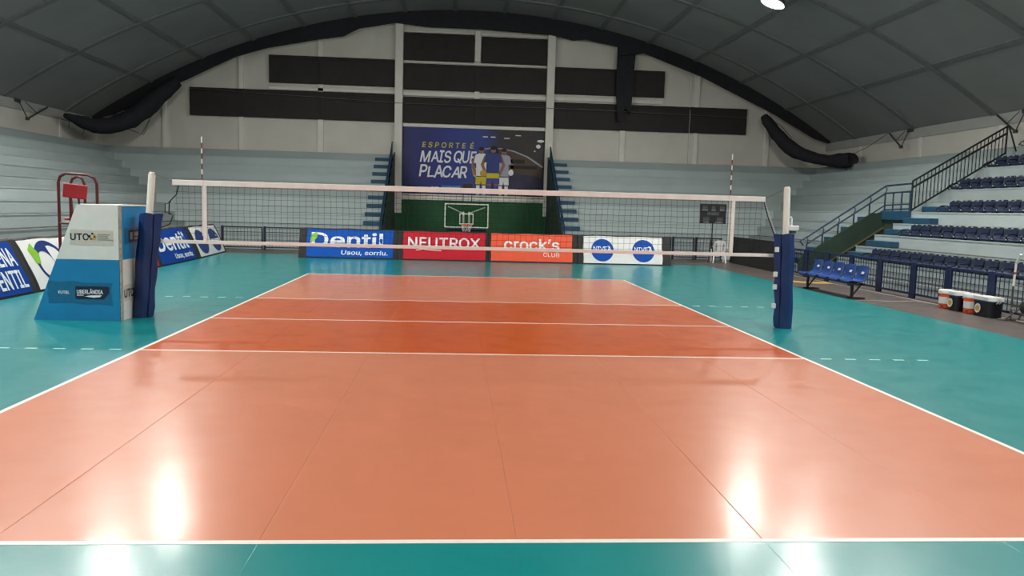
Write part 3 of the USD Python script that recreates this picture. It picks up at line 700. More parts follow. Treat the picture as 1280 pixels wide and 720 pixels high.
# ================================================================== ADVERTISING BOARDS
def board(p0, p1, label, face, prints, black=(.26, .14), lean=.34, h=1.07, plainface=True, name='advertising_board'):
    """padded wedge board running from p0 to p1 (its foot line, seen left to right from the court), leaning away from the court"""
    p0, p1 = np.array((*p0, 0.)), np.array((*p1, 0.)); ux = p1 - p0; L = np.linalg.norm(ux); ux /= L
    nb = np.array((-ux[1], ux[0], 0)) * 1.0            # away from the viewer on the court side
    t = thing(name, label, 'advertising board', tuple(p0))
    # wedge with soft bulge
    N = 13; K = 7; V = []
    prof = [(0.0, 0.0)] + [(lean * s + -.03 * math.sin(math.pi * s), .012 + (h - .03) * s) for s in np.linspace(0, 1, K)] + [(lean + .10, h), (lean + .22, h - .06), (lean + .45, 0.0)]
    P = len(prof)
    for i in range(N):
        x = L * i / (N - 1)
        sag = .012 * math.sin(i * 1.3 + p0[0])
        for (d, z) in prof: V.append(p0 + ux * x + nb * d + np.array((0, 0, z + (sag if z > h * .8 else 0))))
    Fc = []
    for i in range(N - 1):
        for j in range(P):
            a, b = i * P + j, i * P + (j + 1) % P
            Fc += [(a, b + P, b), (a, a + P, b + P)]
    for j in range(1, P - 1): Fc += [(0, j, j + 1), ((N - 1) * P, (N - 1) * P + j + 1, (N - 1) * P + j)]
    m = trimesh.Trimesh(np.array(V), np.array(Fc), process=False); trimesh.repair.fix_normals(m)
    bd = part('padded_body', m, 'banner_black', t, smooth=50, off=t)
    def face_pt(x, s, out=0.0):                     # x along, s up the face 0..1
        d = lean * s - .03 * math.sin(math.pi * s) - out
        return p0 + ux * x + nb * d + np.array((0, 0, .012 + (h - .03) * s + .012 * math.sin((x / L * 12) * 1.3 + p0[0]) * max(0, (s - .8) / .2) + out * .3))
    def wrap(m2, fw_, fh_):                         # bend a flat print (x in 0..fw, y in 0..1 of face height) on to the face
        m2 = m2.copy(); v = m2.vertices; out = []
        for x, y, z in v: out.append(face_pt(x, y / (h), z))
        m2.vertices = np.array(out); return m2
    if face:
        x0, x1 = black[0], L - black[1]
        g = []
        nx, ny = 12, 8
        V = []; Fc = []
        for layer in (0.010, 0.003):
            for i in range(nx + 1):
                for j in range(ny + 1):
                    s = .03 + .95 * j / ny
                    jx = .012 * math.sin(j * 1.1 + i) if i in (0, nx) else 0
                    V.append(face_pt(x0 + (x1 - x0) * i / nx + jx, s, layer))
        o = (nx + 1) * (ny + 1)
        for i in range(nx):
            for j in range(ny):
                a = i * (ny + 1) + j; b = a + ny + 1
                Fc += [(a, b, b + 1), (a, b + 1, a + 1), (o + a, o + b + 1, o + b), (o + a, o + a + 1, o + b + 1)]
        loop = [j for j in range(ny)] + [i * (ny + 1) + ny for i in range(nx)] + [nx * (ny + 1) + ny - j for j in range(ny)] + [(nx - i) * (ny + 1) for i in range(nx)]
        for q in range(len(loop)):
            a, b = loop[q], loop[(q + 1) % len(loop)]
            Fc += [(a, b, o + b), (a, o + b, o + a)]
        m = trimesh.Trimesh(np.array(V), np.array(Fc), process=False); trimesh.repair.fix_normals(m)
        fc = part('printed_cloth', m, face, t, smooth=50, off=t)
        for nm, m2, mm in prints(x0, x1):
            m2 = wrap(lift(m2, .0125), L, h)
            part(nm, m2, mm, fc, smooth=False, off=t)
    return t
def fine(m): 
    return m
def disc(cx, cz, r, ry=None): return ext(ell(cx, cz, r, ry or r), .003)
def dentil(x0, x1):
    w = x1 - x0
    return [('lettering', text('Dentil', .50, w * .86, .003, at=(x0 + w * .05, .42)), 'white_ink'),
            ('small_lettering', text('Usou, sorriu.', .15, w * .54, .003, at=(x0 + w * .40, .14), shear=.1), 'white_ink'),
            ('leaf', lift(ext(Polygon([(x0 + w * .04, .58), (x0 + w * .05, .84), (x0 + w * .11, .95), (x0 + w * .125, .78), (x0 + w * .09, .62)]), .003), .004), 'leaf_green')]
def neutrox(x0, x1):
    w = x1 - x0
    return [('lettering', text('NEUTROX', .36, w * .88, .003, at=(x0 + w * .055, .47)), 'white_ink'),
            ('scroll', ext(LineString([(x0 + w * .16, .36), (x0 + w * .24, .40), (x0 + w * .34, .37), (x0 + w * .46, .36)]).buffer(.012), .003), 'white_ink')]
def crocks(x0, x1):
    w = x1 - x0
    return [('lettering', text('crock’s', .40, w * .68, .003, at=(x0 + w * .16, .47)), 'white_ink'),
            ('small_lettering', text('CLUB', .15, w * .20, .003, bold=False, at=(x0 + w * .64, .22)), 'white_ink')]
def nivea(x0, x1):
    w = x1 - x0; out = []
    for c in (.24, .76):
        out.append(('roundel', disc(x0 + w * c, .52, .42), 'ink_blue'))
        out.append(('lettering', lift(text('NIVEA', .17, .68, .003, at=(x0 + w * c - .34, .49)), .004), 'white_ink'))
    return out
def bigd(x0, x1):
    w = x1 - x0
    D = ell(x0 + .95, .55, .62, .46).difference(ell(x0 + .72, .52, .30, .28))
    e = ell(x0 + 2.15, .45, .45, .36).difference(ell(x0 + 2.15, .45, .22, .15))
    return [('letter', ext(D, .003), 'ink_navy_blue'), ('letter', ext(e, .003), 'ink_navy_blue'),
            ('leaf', lift(ext(Polygon([(x0 + .30, .55), (x0 + .22, .85), (x0 + .42, .98), (x0 + .55, .75), (x0 + .45, .55)]), .003), .004), 'leaf_green')]
def arena(x0, x1):
    w = x1 - x0
    return [('lettering', text('ARENA', .34, 1.02, .003, at=(x1 - 1.12, .58)), 'white_ink'),
            ('lettering', text('DENTIL', .34, 1.18, .003, at=(x1 - 1.24, .14)), 'white_ink')]
def circles(x0, x1):
    w = x1 - x0; o = []
    for c in (.24, .76):
        o.append(('roundel', disc(x0 + w * c, .52, w * .19, .42), 'ink_navy_blue'))
        o.append(('roundel_band', lift(ext(sbox(x0 + w * c - w * .17, .46, x0 + w * c + w * .17, .56), .003), .004), 'white_ink'))
    return o
def redb(x0, x1):
    return [('roundel', disc((x0 + x1) / 2, .5, .35), 'white_ink')]
bs = [(-6.02, -2.49), (-2.48, .83), (.84, 4.15), (4.16, 7.66)]
board((bs[0][0], 15.5), (bs[0][1], 15.5), 'blue toothpaste advertising board with white Dentil lettering in the middle row', 'banner_blue', dentil, (.27, .15))
board((bs[1][0], 15.5), (bs[1][1], 15.5), 'red advertising board with thin white NEUTROX capitals', 'banner_red', neutrox, (.20, .10))
board((bs[2][0], 15.48), (bs[2][1], 15.48), "orange advertising board lettered crock's club", 'banner_orange', crocks, (.09, .2))
board((bs[3][0], 15.45), (bs[3][1], 15.45), 'white advertising board with two blue roundels in the middle row', 'banner_white', nivea, (.2, .33))
XLB = -8.85
board((XLB, -.45), (XLB, 3.25), 'blue ARENA DENTIL board on the left edge of the picture', 'banner_royal', arena, (.2, .22), lean=.5, h=1.08)
board((XLB, 3.27), (XLB, 6.75), 'white board with a big blue letter and green leaf behind the referee stand', 'banner_white', bigd, (.06, .15), lean=.5, h=1.08)
board((XLB - .02, 6.77), (XLB - .05, 10.15), 'red board mostly hidden behind the left net post', 'banner_red', redb, (.1, .12), lean=.45)
board((XLB - .05, 10.17), (XLB - .12, 13.75), 'blue Dentil board on the left side beyond the net post', 'banner_royal', dentil, (.12, .2), lean=.45)
board((XLB - .12, 13.77), (XLB - .38, 17.9), 'white board with two navy ovals at the far left corner', 'banner_white', circles, (.35, .2), lean=.45)
bp = thing('padded_board', 'plain black padded board at the right rear corner', 'advertising board', (10.85, 18.6, 0))
board_pts = [(10.95, 18.6), (10.85, 13.6)]
def black_board():
    a, b = np.array((10.98, 18.6)), np.array((10.82, 13.65))
    for (s0, s1) in ((0, .497), (.503, 1)):
        p, q_ = a + (b - a) * s0, a + (b - a) * s1
        V = [(*p, 0), (*q_, 0), (p[0] + .14, p[1], 1.06), (q_[0] + .14, q_[1], 1.06), (p[0] + .5, p[1], 1.0), (q_[0] + .5, q_[1], 1.0), (p[0] + .62, p[1], 0), (q_[0] + .62, q_[1], 0)]
        part('padding_section', trimesh.convex.convex_hull(np.array(V)), 'banner_black', bp, smooth=False, off=bp)
black_board()

# ================================================================== BENCH
bn = thing('bench', 'row of five bright blue plastic bench seats on a black beam', 'bench', (9.35, 6.4, 0))
def bench_seat(y):
    prof = [(-.27, .405), (-.26, .425), (-.22, .43), (-.05, .415), (.08, .42), (.15, .46), (.19, .56), (.225, .68), (.25, .785), (.265, .80)]
    nv = 9; V = []
    for i, (x, z) in enumerate(prof):
        back = max(0, (i - 4) / 5)
        for j in range(nv):
            u = -1 + 2 * j / (nv - 1)
            w = .255 - .05 * (back > .95) - .02 * (i == 0)
            V.append((9.45 + x - .05 * back * u * u, y + u * w, z + .018 * u ** 4 * (1 - back) - .025 * u ** 6 * (i == len(prof) - 1)))
    n = len(prof); V = np.array(V); o = n * nv; Fc = []
    V = np.vstack([V, V + (.015, 0, -.015)])
    for i in range(n - 1):
        for j in range(nv - 1):
            a, b, c, d = i * nv + j, i * nv + j + 1, (i + 1) * nv + j + 1, (i + 1) * nv + j
            Fc += [(a, c, b), (a, d, c), (o + a, o + b, o + c), (o + a, o + c, o + d)]
    def edge(a, b): Fc.extend([(a, b, o + b), (a, o + b, o + a)])
    for j in range(nv - 1): edge(j, j + 1); edge((n - 1) * nv + j + 1, (n - 1) * nv + j)
    for i in range(n - 1): edge((i + 1) * nv, i * nv); edge(i * nv + nv - 1, (i + 1) * nv + nv - 1)
    m = trimesh.Trimesh(V, np.array(Fc), process=False); trimesh.repair.fix_normals(m)
    s = part('seat_shell', m, 'bench_blue', bn, smooth=50, off=bn)
    lb = cbx(-.006, .006, -.06, .06, -.03, .03, .003); lb.apply_transform(trimesh.transformations.rotation_matrix(.32, (0, 1, 0))); lb.apply_translation((9.645, y, .62))
    part('label', lb, 'label_white', s, off=bn)
for k in range(5): bench_seat(5.30 + .60 * k)
part('beam', cbx(9.33, 9.40, 4.95, 8.2, .33, .385, .008), 'metal_black', bn, off=bn)
part('beam', cbx(9.50, 9.56, 4.95, 8.2, .33, .385, .008), 'metal_black', bn, off=bn)
for y in (5.25, 7.7):
    part('leg', cbx(9.34, 9.40, y - .03, y + .03, 0, .33, .006), 'metal_black', bn, off=bn)
    part('leg_brace', tube([(9.38, y, .05), (9.62, y + .02, .35)], .02, 6), 'metal_black', bn, off=bn)
    part('foot', cbx(9.26, 9.7, y - .04, y + .04, -.012, .02, .006), 'metal_black', bn, off=bn)

# ================================================================== COOLERS
def jug(x, y, label):
    t = thing('drink_cooler', label, 'cooler', (x, y, -.012))
    part('body', lathe([(0, 0), (.135, 0), (.145, .015), (.155, .33), (.15, .34), (0, .34)], 28), 'cooler_orange', t)
    part('lid', lathe([(0, .335), (.163, .335), (.168, .35), (.168, .395), (.155, .42), (0, .425)], 28), 'cooler_white', t)
    lab = trimesh.creation.revolve(np.array([(.1495, .11), (.1525, .11), (.1565, .26), (.1535, .26), (.1495, .11)]), angle=math.radians(95), sections=12)
    lab.apply_transform(trimesh.transformations.rotation_matrix(math.radians(160), (0, 0, 1)))
    part('label', lab, 'cooler_white', t, smooth=False)
    part('tap', tube([(-.13, -.06, .06), (-.18, -.085, .06), (-.185, -.088, .02)], .016, 8), 'tape_red', t)
def icebox(x, y, L, label):
    t = thing('ice_cooler', label, 'cooler', (x, y, -.012))
    def rr(w, l, z0, z1, r=.08, taper=0):
        p = sbox(-w / 2 + r, -l / 2 + r, w / 2 - r, l / 2 - r).buffer(r, quad_segs=5)
        m = trimesh.creation.extrude_polygon(p, z1 - z0, engine='earcut'); m.apply_translation((0, 0, z0))
        m.vertices[m.vertices[:, 2] < z0 + 1e-6, :2] *= 1 - taper
        return m
    part('body', rr(.32, L, 0, .32, .09, .06), 'cooler_black', t)
    part('lid', rr(.35, L + .03, .345, .42, .1), 'cooler_white', t)
    part('lid_band', rr(.34, L + .02, .32, .345, .1), 'cooler_stripe', t)
    part('emblem', frame(disc(0, 0, .098), (-.165, -L * .02 + L * .18, .17), (0, -1, 0), (.06, 0, 1)), 'cooler_white', t, smooth=False)
    part('emblem_centre', frame(disc(0, 0, .06), (-.1685, -L * .02 + L * .18, .17), (0, -1, 0), (.06, 0, 1)), 'gold_ink', t, smooth=False)
    part('handle', tube([(-.03, -L / 2 - .0, .3), (-.03, -L / 2 - .05, .33), (-.03, -L / 2 - .06, .40), (.03, -L / 2 - .06, .40), (.03, -L / 2 - .05, .33), (.03, -L / 2, .3)], .012, 6), 'cooler_white', t)
jug(10.72, 3.58, 'orange drink cooler with white lid, farthest of the four coolers')
icebox(10.72, 3.13, .34, 'smaller black ice cooler between the two orange drink coolers')
jug(10.72, 2.70, 'orange drink cooler between the two black ice coolers')
icebox(10.72, 2.16, .58, 'larger black ice cooler with white lid beside the folded cart')

# ---- folded cart at the right edge
ct = thing('folding_cart', 'grey tubular folding cart at the right edge by the coolers', 'cart', (10.75, 1.3, -.012))
fr = lambda pts, r=.018, nm='frame_tube', m='metal_grey': part(nm, tube(pts, r, 8), m, ct, off=ct)
fr([(10.75, 1.52, 0), (10.75, 1.52, .72), (10.75, .75, .70)]); fr([(10.75, .75, 0), (10.75, .75, .70)])
fr([(10.75, 1.52, .30), (10.75, .75, .28)]); fr([(10.6, 1.5, 0), (10.75, 1.15, .36), (10.9, .8, .02)])
fr([(10.6, .8, 0), (10.75, 1.15, .36), (10.9, 1.48, .02)]); fr([(10.55, 1.6, .01), (10.9, 1.55, .01)])
fr([(10.72, 1.5, .25), (10.85, 1.15, .12), (10.75, .8, .25)], .014)
part('wheel', lathe([(.03, -.02), (.085, -.02), (.09, 0), (.085, .02), (.03, .02), (.03, -.02)], 20).apply_transform(trimesh.transformations.rotation_matrix(math.pi / 2, (0, 1, 0))).apply_translation((10.86, 1.0, .09)), 'metal_black', ct, off=ct)
part('bag', trimesh.creation.icosphere(3, .2).apply_transform(np.diag((.8, 1.3, .8, 1))).apply_translation((10.84, 1.08, .30)), 'banner_black', ct, off=ct)
po = part('pole', tube([(10.72, 1.47, .7), (10.70, 1.42, 1.15), (10.66, 1.26, 1.34)], .022, 8), 'antenna_white', ct, off=ct, label='white pole with red tape')
for z in (.93, 1.04): part('tape_band', tube([(10.71, 1.45, z), (10.708, 1.44, z + .05)], .026, 8), 'tape_red', po, off=ct)

# ================================================================== BASKETBALL STAND
hp = thing('basketball_stand', 'lowered portable basketball backboard with orange rim in front of the green wall', 'basketball hoop', (.06, 19.2, 0))
HX, HY, z0, z1, hw = .06, 19.2, 1.13, 2.12, .90
b_ = .045
for nm, a in (('top', (HX - hw, HX + hw, z1 - b_, z1)), ('bottom', (HX - hw, HX + hw, z0, z0 + b_)), ('l', (HX - hw, HX - hw + b_, z0 + b_, z1 - b_)), ('r', (HX + hw - b_, HX + hw, z0 + b_, z1 - b_))):
    part('board_frame', cbx(a[0], a[1], HY - .03, HY + .03, a[2], a[3], .006), 'post_white', hp, off=hp)
part('glass_panel', bx(HX - hw + b_, HX + hw - b_, HY - .006, HY + .006, z0 + b_, z1 - b_), 'board_glass', hp, smooth=False, off=hp)
for a in ((-.295, .295, 1.27, 1.31), (-.295, .295, 1.68, 1.72), (-.295, -.255, 1.31, 1.68), (.255, .295, 1.31, 1.68)):
    part('target_line', bx(HX + a[0], HX + a[1], HY - .012, HY - .006, a[2], a[3]), 'post_white', hp, smooth=False, off=hp)
th_ = np.linspace(0, 2 * math.pi, 25)[:-1]
part('rim', tube([(HX + .225 * math.cos(a), HY - .38 + .225 * math.sin(a), 1.27) for a in th_], .016, 8, True), 'rim_orange', hp, off=hp)
part('rim_bracket', cbx(HX - .13, HX + .13, HY - .17, HY - .02, 1.2, 1.29, .01), 'rim_orange', hp, off=hp)
hn = []
for k in range(12):
    for s in (-1, 1):
        pts = []
        for q in range(5):
            a = 2 * math.pi * (k + s * q * .5) / 12; r = .22 - .025 * q
            pts.append((HX + r * math.cos(a), HY - .38 + r * math.sin(a), 1.26 - .085 * q))
        hn.append(tube(pts, .006, 4))
part('net', hn, 'antenna_white', hp, off=hp, kind='stuff')
for s in (-1, 1):
    part('brace', tube([(HX + s * .75, HY + .04, 1.98), (HX + s * .1, HY + .9, 1.7)], .028, 6), 'post_white', hp, off=hp)
    part('arm', tube([(HX + s * .12, HY + .04, 1.35), (HX + s * .12, HY + .9, 1.75), (HX + s * .12, HY + 2.0, .7)], .04, 8), 'post_white', hp, off=hp)
part('base', cbx(HX - .6, HX + .6, HY + .65, HY + .9, -.01, .9, .03), 'fence_blue', hp, off=hp) if False else None
part('base_padding', cbx(HX - .85, HX + .85, HY + .08, HY + .42, -.012, 1.06, .05), 'fence_dark', hp, off=hp)
sc = thing('shot_clock', 'black shot clock box on two posts above the basketball backboard', 'shot clock', (HX + .02, HY + .05, 2.12))
part('case', cbx(HX - .2, HX + .25, HY, HY + .12, 2.56, 2.96, .01), 'screen_dark', sc, off=sc)
part('bezel', [bx(HX - .2, HX + .25, HY - .012, HY + .0, a, b) for a, b in ((2.56, 2.585), (2.935, 2.96))] + [bx(a, b, HY - .012, HY, 2.585, 2.935) for a, b in ((HX - .2, HX - .175), (HX + .225, HX + .25))], 'digit_off', sc, smooth=False, off=sc)
for x in (HX - .15, HX + .2): part('post', tube([(x, HY + .06, 2.12), (x, HY + .06, 2.58)], .018, 6), 'metal_black', sc, off=sc)

# ================================================================== SCOREBOARD, CHAIR
sb = thing('scoreboard', 'black electronic scoreboard on a tripod behind the net at the right', 'scoreboard', (10.1, 18.3, -.012))
cs = part('case', cbx(9.56, 10.63, 18.26, 18.36, 1.58, 2.38, .012), 'screen_dark', sb, off=sb)
def plaque(nm, x0, x1, z0_, z1_, m): part(nm, bx(x0, x1, 18.25, 18.262, z0_, z1_), m, cs, smooth=False, off=sb)
plaque('display', 9.64, 9.84, 2.17, 2.29, 'digit_off'); plaque('display', 10.02, 10.16, 2.17, 2.29, 'digit_off'); plaque('display', 10.36, 10.55, 2.15, 2.3, 'digit_off')
plaque('display', 9.85, 10.33, 1.92, 2.06, 'digit_off'); plaque('display', 9.68, 9.94, 1.68, 1.84, 'digit_off'); plaque('display', 10.24, 10.5, 1.68, 1.84, 'digit_off')
for a, b, z in ((9.62, 9.86, 2.115), (10.0, 10.18, 2.115), (10.36, 10.55, 2.115), (9.7, 9.92, 1.62), (10.18, 10.5, 1.62)): plaque('caption_strip', a, b, z, z + .03, 'grey_ink')
part('mast', tube([(10.1, 18.31, 1.6), (10.1, 18.31, .55)], .025, 8), 'metal_black', sb, off=sb)
for x, y in ((9.92, 18.1), (10.12, 18.12), (10.1, 18.65)): part('leg', tube([(10.1, 18.31, 1.2), (x, y, -.012)], .02, 6), 'metal_black', sb, off=sb)

def plastic_chair():
    t = thing('plastic_chair', 'white moulded plastic armchair behind the net beside the scoreboard', 'chair', (10.42, 18.35, -.012), 172)
    s = part('seat', cbx(-.24, .24, -.24, .2, .40, .44, .015), 'plastic_white', t)
    part('apron', cbx(-.22, .22, -.245, -.215, .32, .41, .01), 'plastic_white', s)
    outer = Polygon([(-.22, .40), (.22, .40), (.25, .72), (.215, .86), (.12, .92), (-.12, .92), (-.215, .86), (-.25, .72)])
    holes = unary_union([Polygon([(x - .03, .5), (x + .03, .5), (x * 1.1 + .035, .80), (x * 1.1 - .035, .80)]) for x in (-.135, .135)])
    m = frame(trimesh.creation.extrude_polygon(outer.difference(holes), .03, engine='earcut'), (0, .22, 0), (1, 0, 0), (0, 0, 1)); m.vertices[:, 1] += (m.vertices[:, 2] - .42) * .2
    part('backrest', m, 'plastic_white', t, smooth=False)
    for s_ in (-1, 1):
        part('armrest', tube([(s_ * .24, .26, .66), (s_ * .28, .1, .67), (s_ * .28, -.15, .66), (s_ * .26, -.23, .6), (s_ * .245, -.23, .42)], .028, 8), 'plastic_white', t)
        for y, dy in ((-.21, -.05), (.18, .10)):
            leg = trimesh.convex.convex_hull(np.array([(s_ * .17, y, .42), (s_ * .25, y, .42), (s_ * .25, y + .05, .42), (s_ * .17, y + .05, .42), (s_ * .235, y + dy, 0), (s_ * .275, y + dy, 0), (s_ * .275, y + dy + .04, 0), (s_ * .235, y + dy + .04, 0)]))
            part('leg', leg, 'plastic_white', t, smooth=False)
plastic_chair()

# ================================================================== MURAL
MY = WALL_Y - .10
mu = thing('mural_banner', 'dark blue printed banner with white brush lettering and three young athletes', 'banner', (.5, MY, 2.62))
mx0, mz0 = g_(-3.11, 2.56); mx1, mz1 = g_(4.08, 5.97)
part('print', bx(mx0, mx1, MY - .01, MY + .06, mz0, mz1), 'mural_print', mu, smooth=False, off=mu)
for z in (mz0, mz1): part('frame', cbx(mx0 - .02, mx1 + .02, MY - .04, MY + .06, z - .035, z + .035, .01), 'pilaster_paint', mu, off=mu)
# picture pixels of the banner -> its plane (u 0..1, v 0..1 from the lower left corner)
MW, MH = mx1 - mx0, mz1 - mz0
def mur(poly, n=0): 
    p = affinity.affine_transform(poly, [MW, 0, 0, MH, 0, 0]); return frame(ext(p, .002), (mx0, MY - .011 - .003 * n, mz0), (1, 0, 0), (0, 0, 1))
def murt(s, u, v, h, w, shear=.18, bold=True, n=1):
    m = text(s, h * MH, w * MW, .002, bold, shear); return frame(m, (mx0 + u * MW, MY - .011 - .003 * n, mz0 + v * MH), (1, 0, 0), (0, 0, 1))
def brush(s, u, v, h, w, seed, shear=.2):
    r = random.Random(seed); ms = []; x = 0
    for ch in s:
        if ch == ' ': x += .32; continue
        m = text(ch, 1.0, None, .004, True, shear)
        b = m.bounds; m.apply_translation((-b[0][0], 0, 0))
        m.apply_transform(trimesh.transformations.rotation_matrix(r.uniform(-.05, .10), (0, 0, 1)))
        m.apply_scale((r.uniform(.92, 1.05), r.uniform(.96, 1.12), 1)); m.apply_translation((x, r.uniform(-.05, .05), 0))
        x = m.bounds[1][0] + .02 - shear * .35; ms.append(m)
    m = cat_(ms); m.vertices[:, 0] *= w * MW / m.bounds[1][0]; m.vertices[:, 1] *= h * MH; m.vertices[:, 2] *= .5
    return frame(m, (mx0 + u * MW, MY - .014, mz0 + v * MH), (1, 0, 0), (0, 0, 1))
hall = Polygon([(.60, .02), (.985, .02), (.985, .50), (.90, .60), (.82, .66), (.70, .70), (.60, .68)])
part('printed_hall', mur(hall), 'mural_dusk', mu, smooth=False, off=mu)
part('printed_floor', mur(Polygon([(.60, .02), (.985, .02), (.985, .30), (.78, .36), (.60, .34)]), 1), 'mural_floor', mu, smooth=False, off=mu)
for bb in (sbox(.76, .50, .86, .56), sbox(.76, .42, .95, .47)): part('printed_window', mur(bb, 2), 'mural_hair', mu, smooth=False, off=mu)
part('printed_arch', mur(LineString([(.55, .69), (.62, .715), (.70, .71), (.78, .68), (.88, .60), (.985, .46)]).buffer(.008), 1), 'mural_grey', mu, smooth=False, off=mu)
part('printed_lights', mur(unary_union([ell(.955, .76, .016, .03), ell(.97, .84, .025, .02), ell(.93, .69, .006, .012), sbox(.56, .87, .595, .885), sbox(.615, .87, .65, .885), sbox(.71, .86, .75, .872), sbox(.79, .905, .83, .92)]), 1), 'white_ink', mu, smooth=False, off=mu)
part('headline', murt('E S P O R T E  É', .135, .70, .075, .365, .12), 'mural_yellow', mu, smooth=False, off=mu)
part('lettering', brush('MAIS QUE', .12, .485, .155, .40, 3), 'white_ink', mu, smooth=False, off=mu)
part('lettering', brush('PLACAR', .115, .265, .155, .34, 5), 'white_ink', mu, smooth=False, off=mu)
part('small_lettering', murt('FUTEL', .205, .085, .04, .055, .1), 'white_ink', mu, smooth=False, off=mu)
part('small_logo', mur(sbox(.275, .075, .41, .145), 1), 'mural_lightblue', mu, smooth=False, off=mu)
part('small_lettering', murt('UBERLÂNDIA', .28, .085, .03, .1, .0, n=2), 'white_ink', mu, smooth=False, off=mu)
part('heart_mark', mur(Polygon([(.50, .30), (.485, .42), (.50, .44), (.52, .40), (.525, .30), (.515, .27)]), 1), 'mural_yellow', mu, smooth=False, off=mu)
def athlete(u, top, w, jersey, shorts, socks, hair, longhair, n=2):
    """a printed standing figure: u = centre, top = head top, w = shoulder width (all fractions of the banner)"""
    A = MH / MW
    hh = .125 * top; hw_ = hh * .34 * A * 1.25
    sh = top - hh * 1.05
    hip, knee = top * .40, top * .22
    P = lambda *a: part(*a, mu, smooth=False, off=mu)
    if longhair: P('printed_hair', mur(ell(u + .006, top - hh * .75, hw_ * 1.7, hh * .95), n), hair)
    for s in (-1, 1):
        P('printed_arm', mur(LineString([(u + s * w * .5, sh - .04), (u + s * w * .72, (sh + hip) / 2), (u + s * w * .45, hip + .03)]).buffer(.011), n), 'mural_skin')
        P('printed_leg', mur(Polygon([(u + s * w * .38, .02), (u + s * w * .12, .02), (u + s * w * .06, hip), (u + s * w * .42, hip)]), n), 'mural_skin')
        P('printed_sock', mur(Polygon([(u + s * w * .38, .02), (u + s * w * .12, .02), (u + s * w * .10, knee), (u + s * w * .40, knee)]), n + 1), socks)
    P('printed_jersey', mur(Polygon([(u - w * .5, sh - .015), (u - w * .15, sh + .01), (u + w * .15, sh + .01), (u + w * .5, sh - .015), (u + w * .62, sh - .13), (u + w * .42, sh - .14), (u + w * .42, hip), (u - w * .42, hip), (u - w * .42, sh - .14), (u - w * .62, sh - .13)]), n + 1), jersey)
    P('printed_shorts', mur(Polygon([(u - w * .43, hip + .01), (u + w * .43, hip + .01), (u + w * .46, hip - .11), (u + w * .05, hip - .11), (u, hip - .05), (u - w * .05, hip - .11), (u - w * .46, hip - .11)]), n + 1), shorts)
    P('printed_face', mur(ell(u, top - hh * .55, hw_, hh * .5), n + 1), 'mural_skin')
    P('printed_hair', mur(ell(u, top - hh * .22, hw_ * 1.1, hh * .3), n + 2), hair)
athlete(.553, .72, .085, 'white_ink', 'mural_yellow', 'white_ink', 'mural_hair', False)
athlete(.712, .71, .085, 'mural_grey', 'white_ink', 'white_ink', 'mural_hair', False)
athlete(.636, .735, .105, 'mural_blue', 'mural_purple', 'mural_purple', 'mural_hair', True, 4)
part('printed_band', mur(sbox(.592, .27, .68, .345), 7), 'mural_yellow', mu, smooth=False, off=mu)
part('printed_ball', mur(ell(.567, .34, .022, .05), 8), 'gold_ink', mu, smooth=False, off=mu)
part('printed_ball', mur(ell(.765, .36, .018, .045), 8), 'white_ink', mu, smooth=False, off=mu)

# ================================================================== BLACK NETTING UNDER THE ARCH
bx_lo = [(-14.22, 7.46), (-11.21, 8.97), (-9.7, 9.45), (-7.33, 9.94), (-6.04, 10.15), (-5.26, 10.57), (-4.4, 10.72), (-3.53, 10.91), (-2.0, 10.78), (.65, 10.78), (4.21, 10.65), (5.3, 10.42), (5.93, 10.49), (6.6, 10.36), (7.62, 10.2), (7.64, 9.75), (8.4, 9.86), (8.92, 9.95), (11.97, 8.89), (15.84, 7.17), (18.3, 6.05)]
up_ = [(x, roof_z(x) + .02) for x in np.linspace(WR - .12, WL + .12, 60)]
lo_ = [(WL + .12, EAVE - .05), (-17.2, 6.05), (-16.0, 6.6)] + [g_(x, z) for x, z in bx_lo if x < 18] + [(18.2, 6.05), (WR - .12, EAVE - .05)]
vp = Polygon(lo_ + up_).buffer(0)
va = thing('arch_curtain', 'gathered black netting following the roof arch along the gable wall', 'netting', (0, WALL_Y - .6, 9))
part('hem', along_y(vp, WALL_Y - .62, WALL_Y - .42), 'black_netting', va, smooth=False, off=va)
hg = Polygon([(7.62, 10.3), (8.55, 10.1), (8.5, 9.2), (8.42, 6.9), (8.1, 7.2), (7.95, 6.5), (7.74, 6.55), (7.6, 8.2)])
part('hanging_drop', along_y(affinity.translate(hg, .06, .06), WALL_Y - .45, WALL_Y - .33), 'black_netting', va, smooth=False, off=va, label='black strip hanging down over the shutters')
def roll(pts, radii, label, strands):
    P = np.array(pts, float)
    # smooth the path
    tt = np.linspace(0, len(P) - 1, 40); idx = np.arange(len(P))
    from scipy.interpolate import CubicSpline
    S = np.stack([CubicSpline(idx, P[:, k])(tt) for k in range(3)], 1); rr = np.interp(tt, idx, radii)
    m = tube(S, rr, 16)
    nz = meshkit.fbm(m.vertices * 3.0, 3, 5)[:, None]
    c = np.repeat(S, 16, 0)
    m.vertices = c + (m.vertices - c) * (.78 + .5 * nz)
    t = thing('netting_roll', label, 'netting', tuple(P[0]))
    part('roll', m, 'black_netting', t, smooth=60, off=t)
    for a, b, sag in strands:
        a, b = np.array(a), np.array(b)
        part('loose_cord', tube([a, (a + b) / 2 - (0, 0, sag), b], .012, 5), 'black_netting', t, off=t)
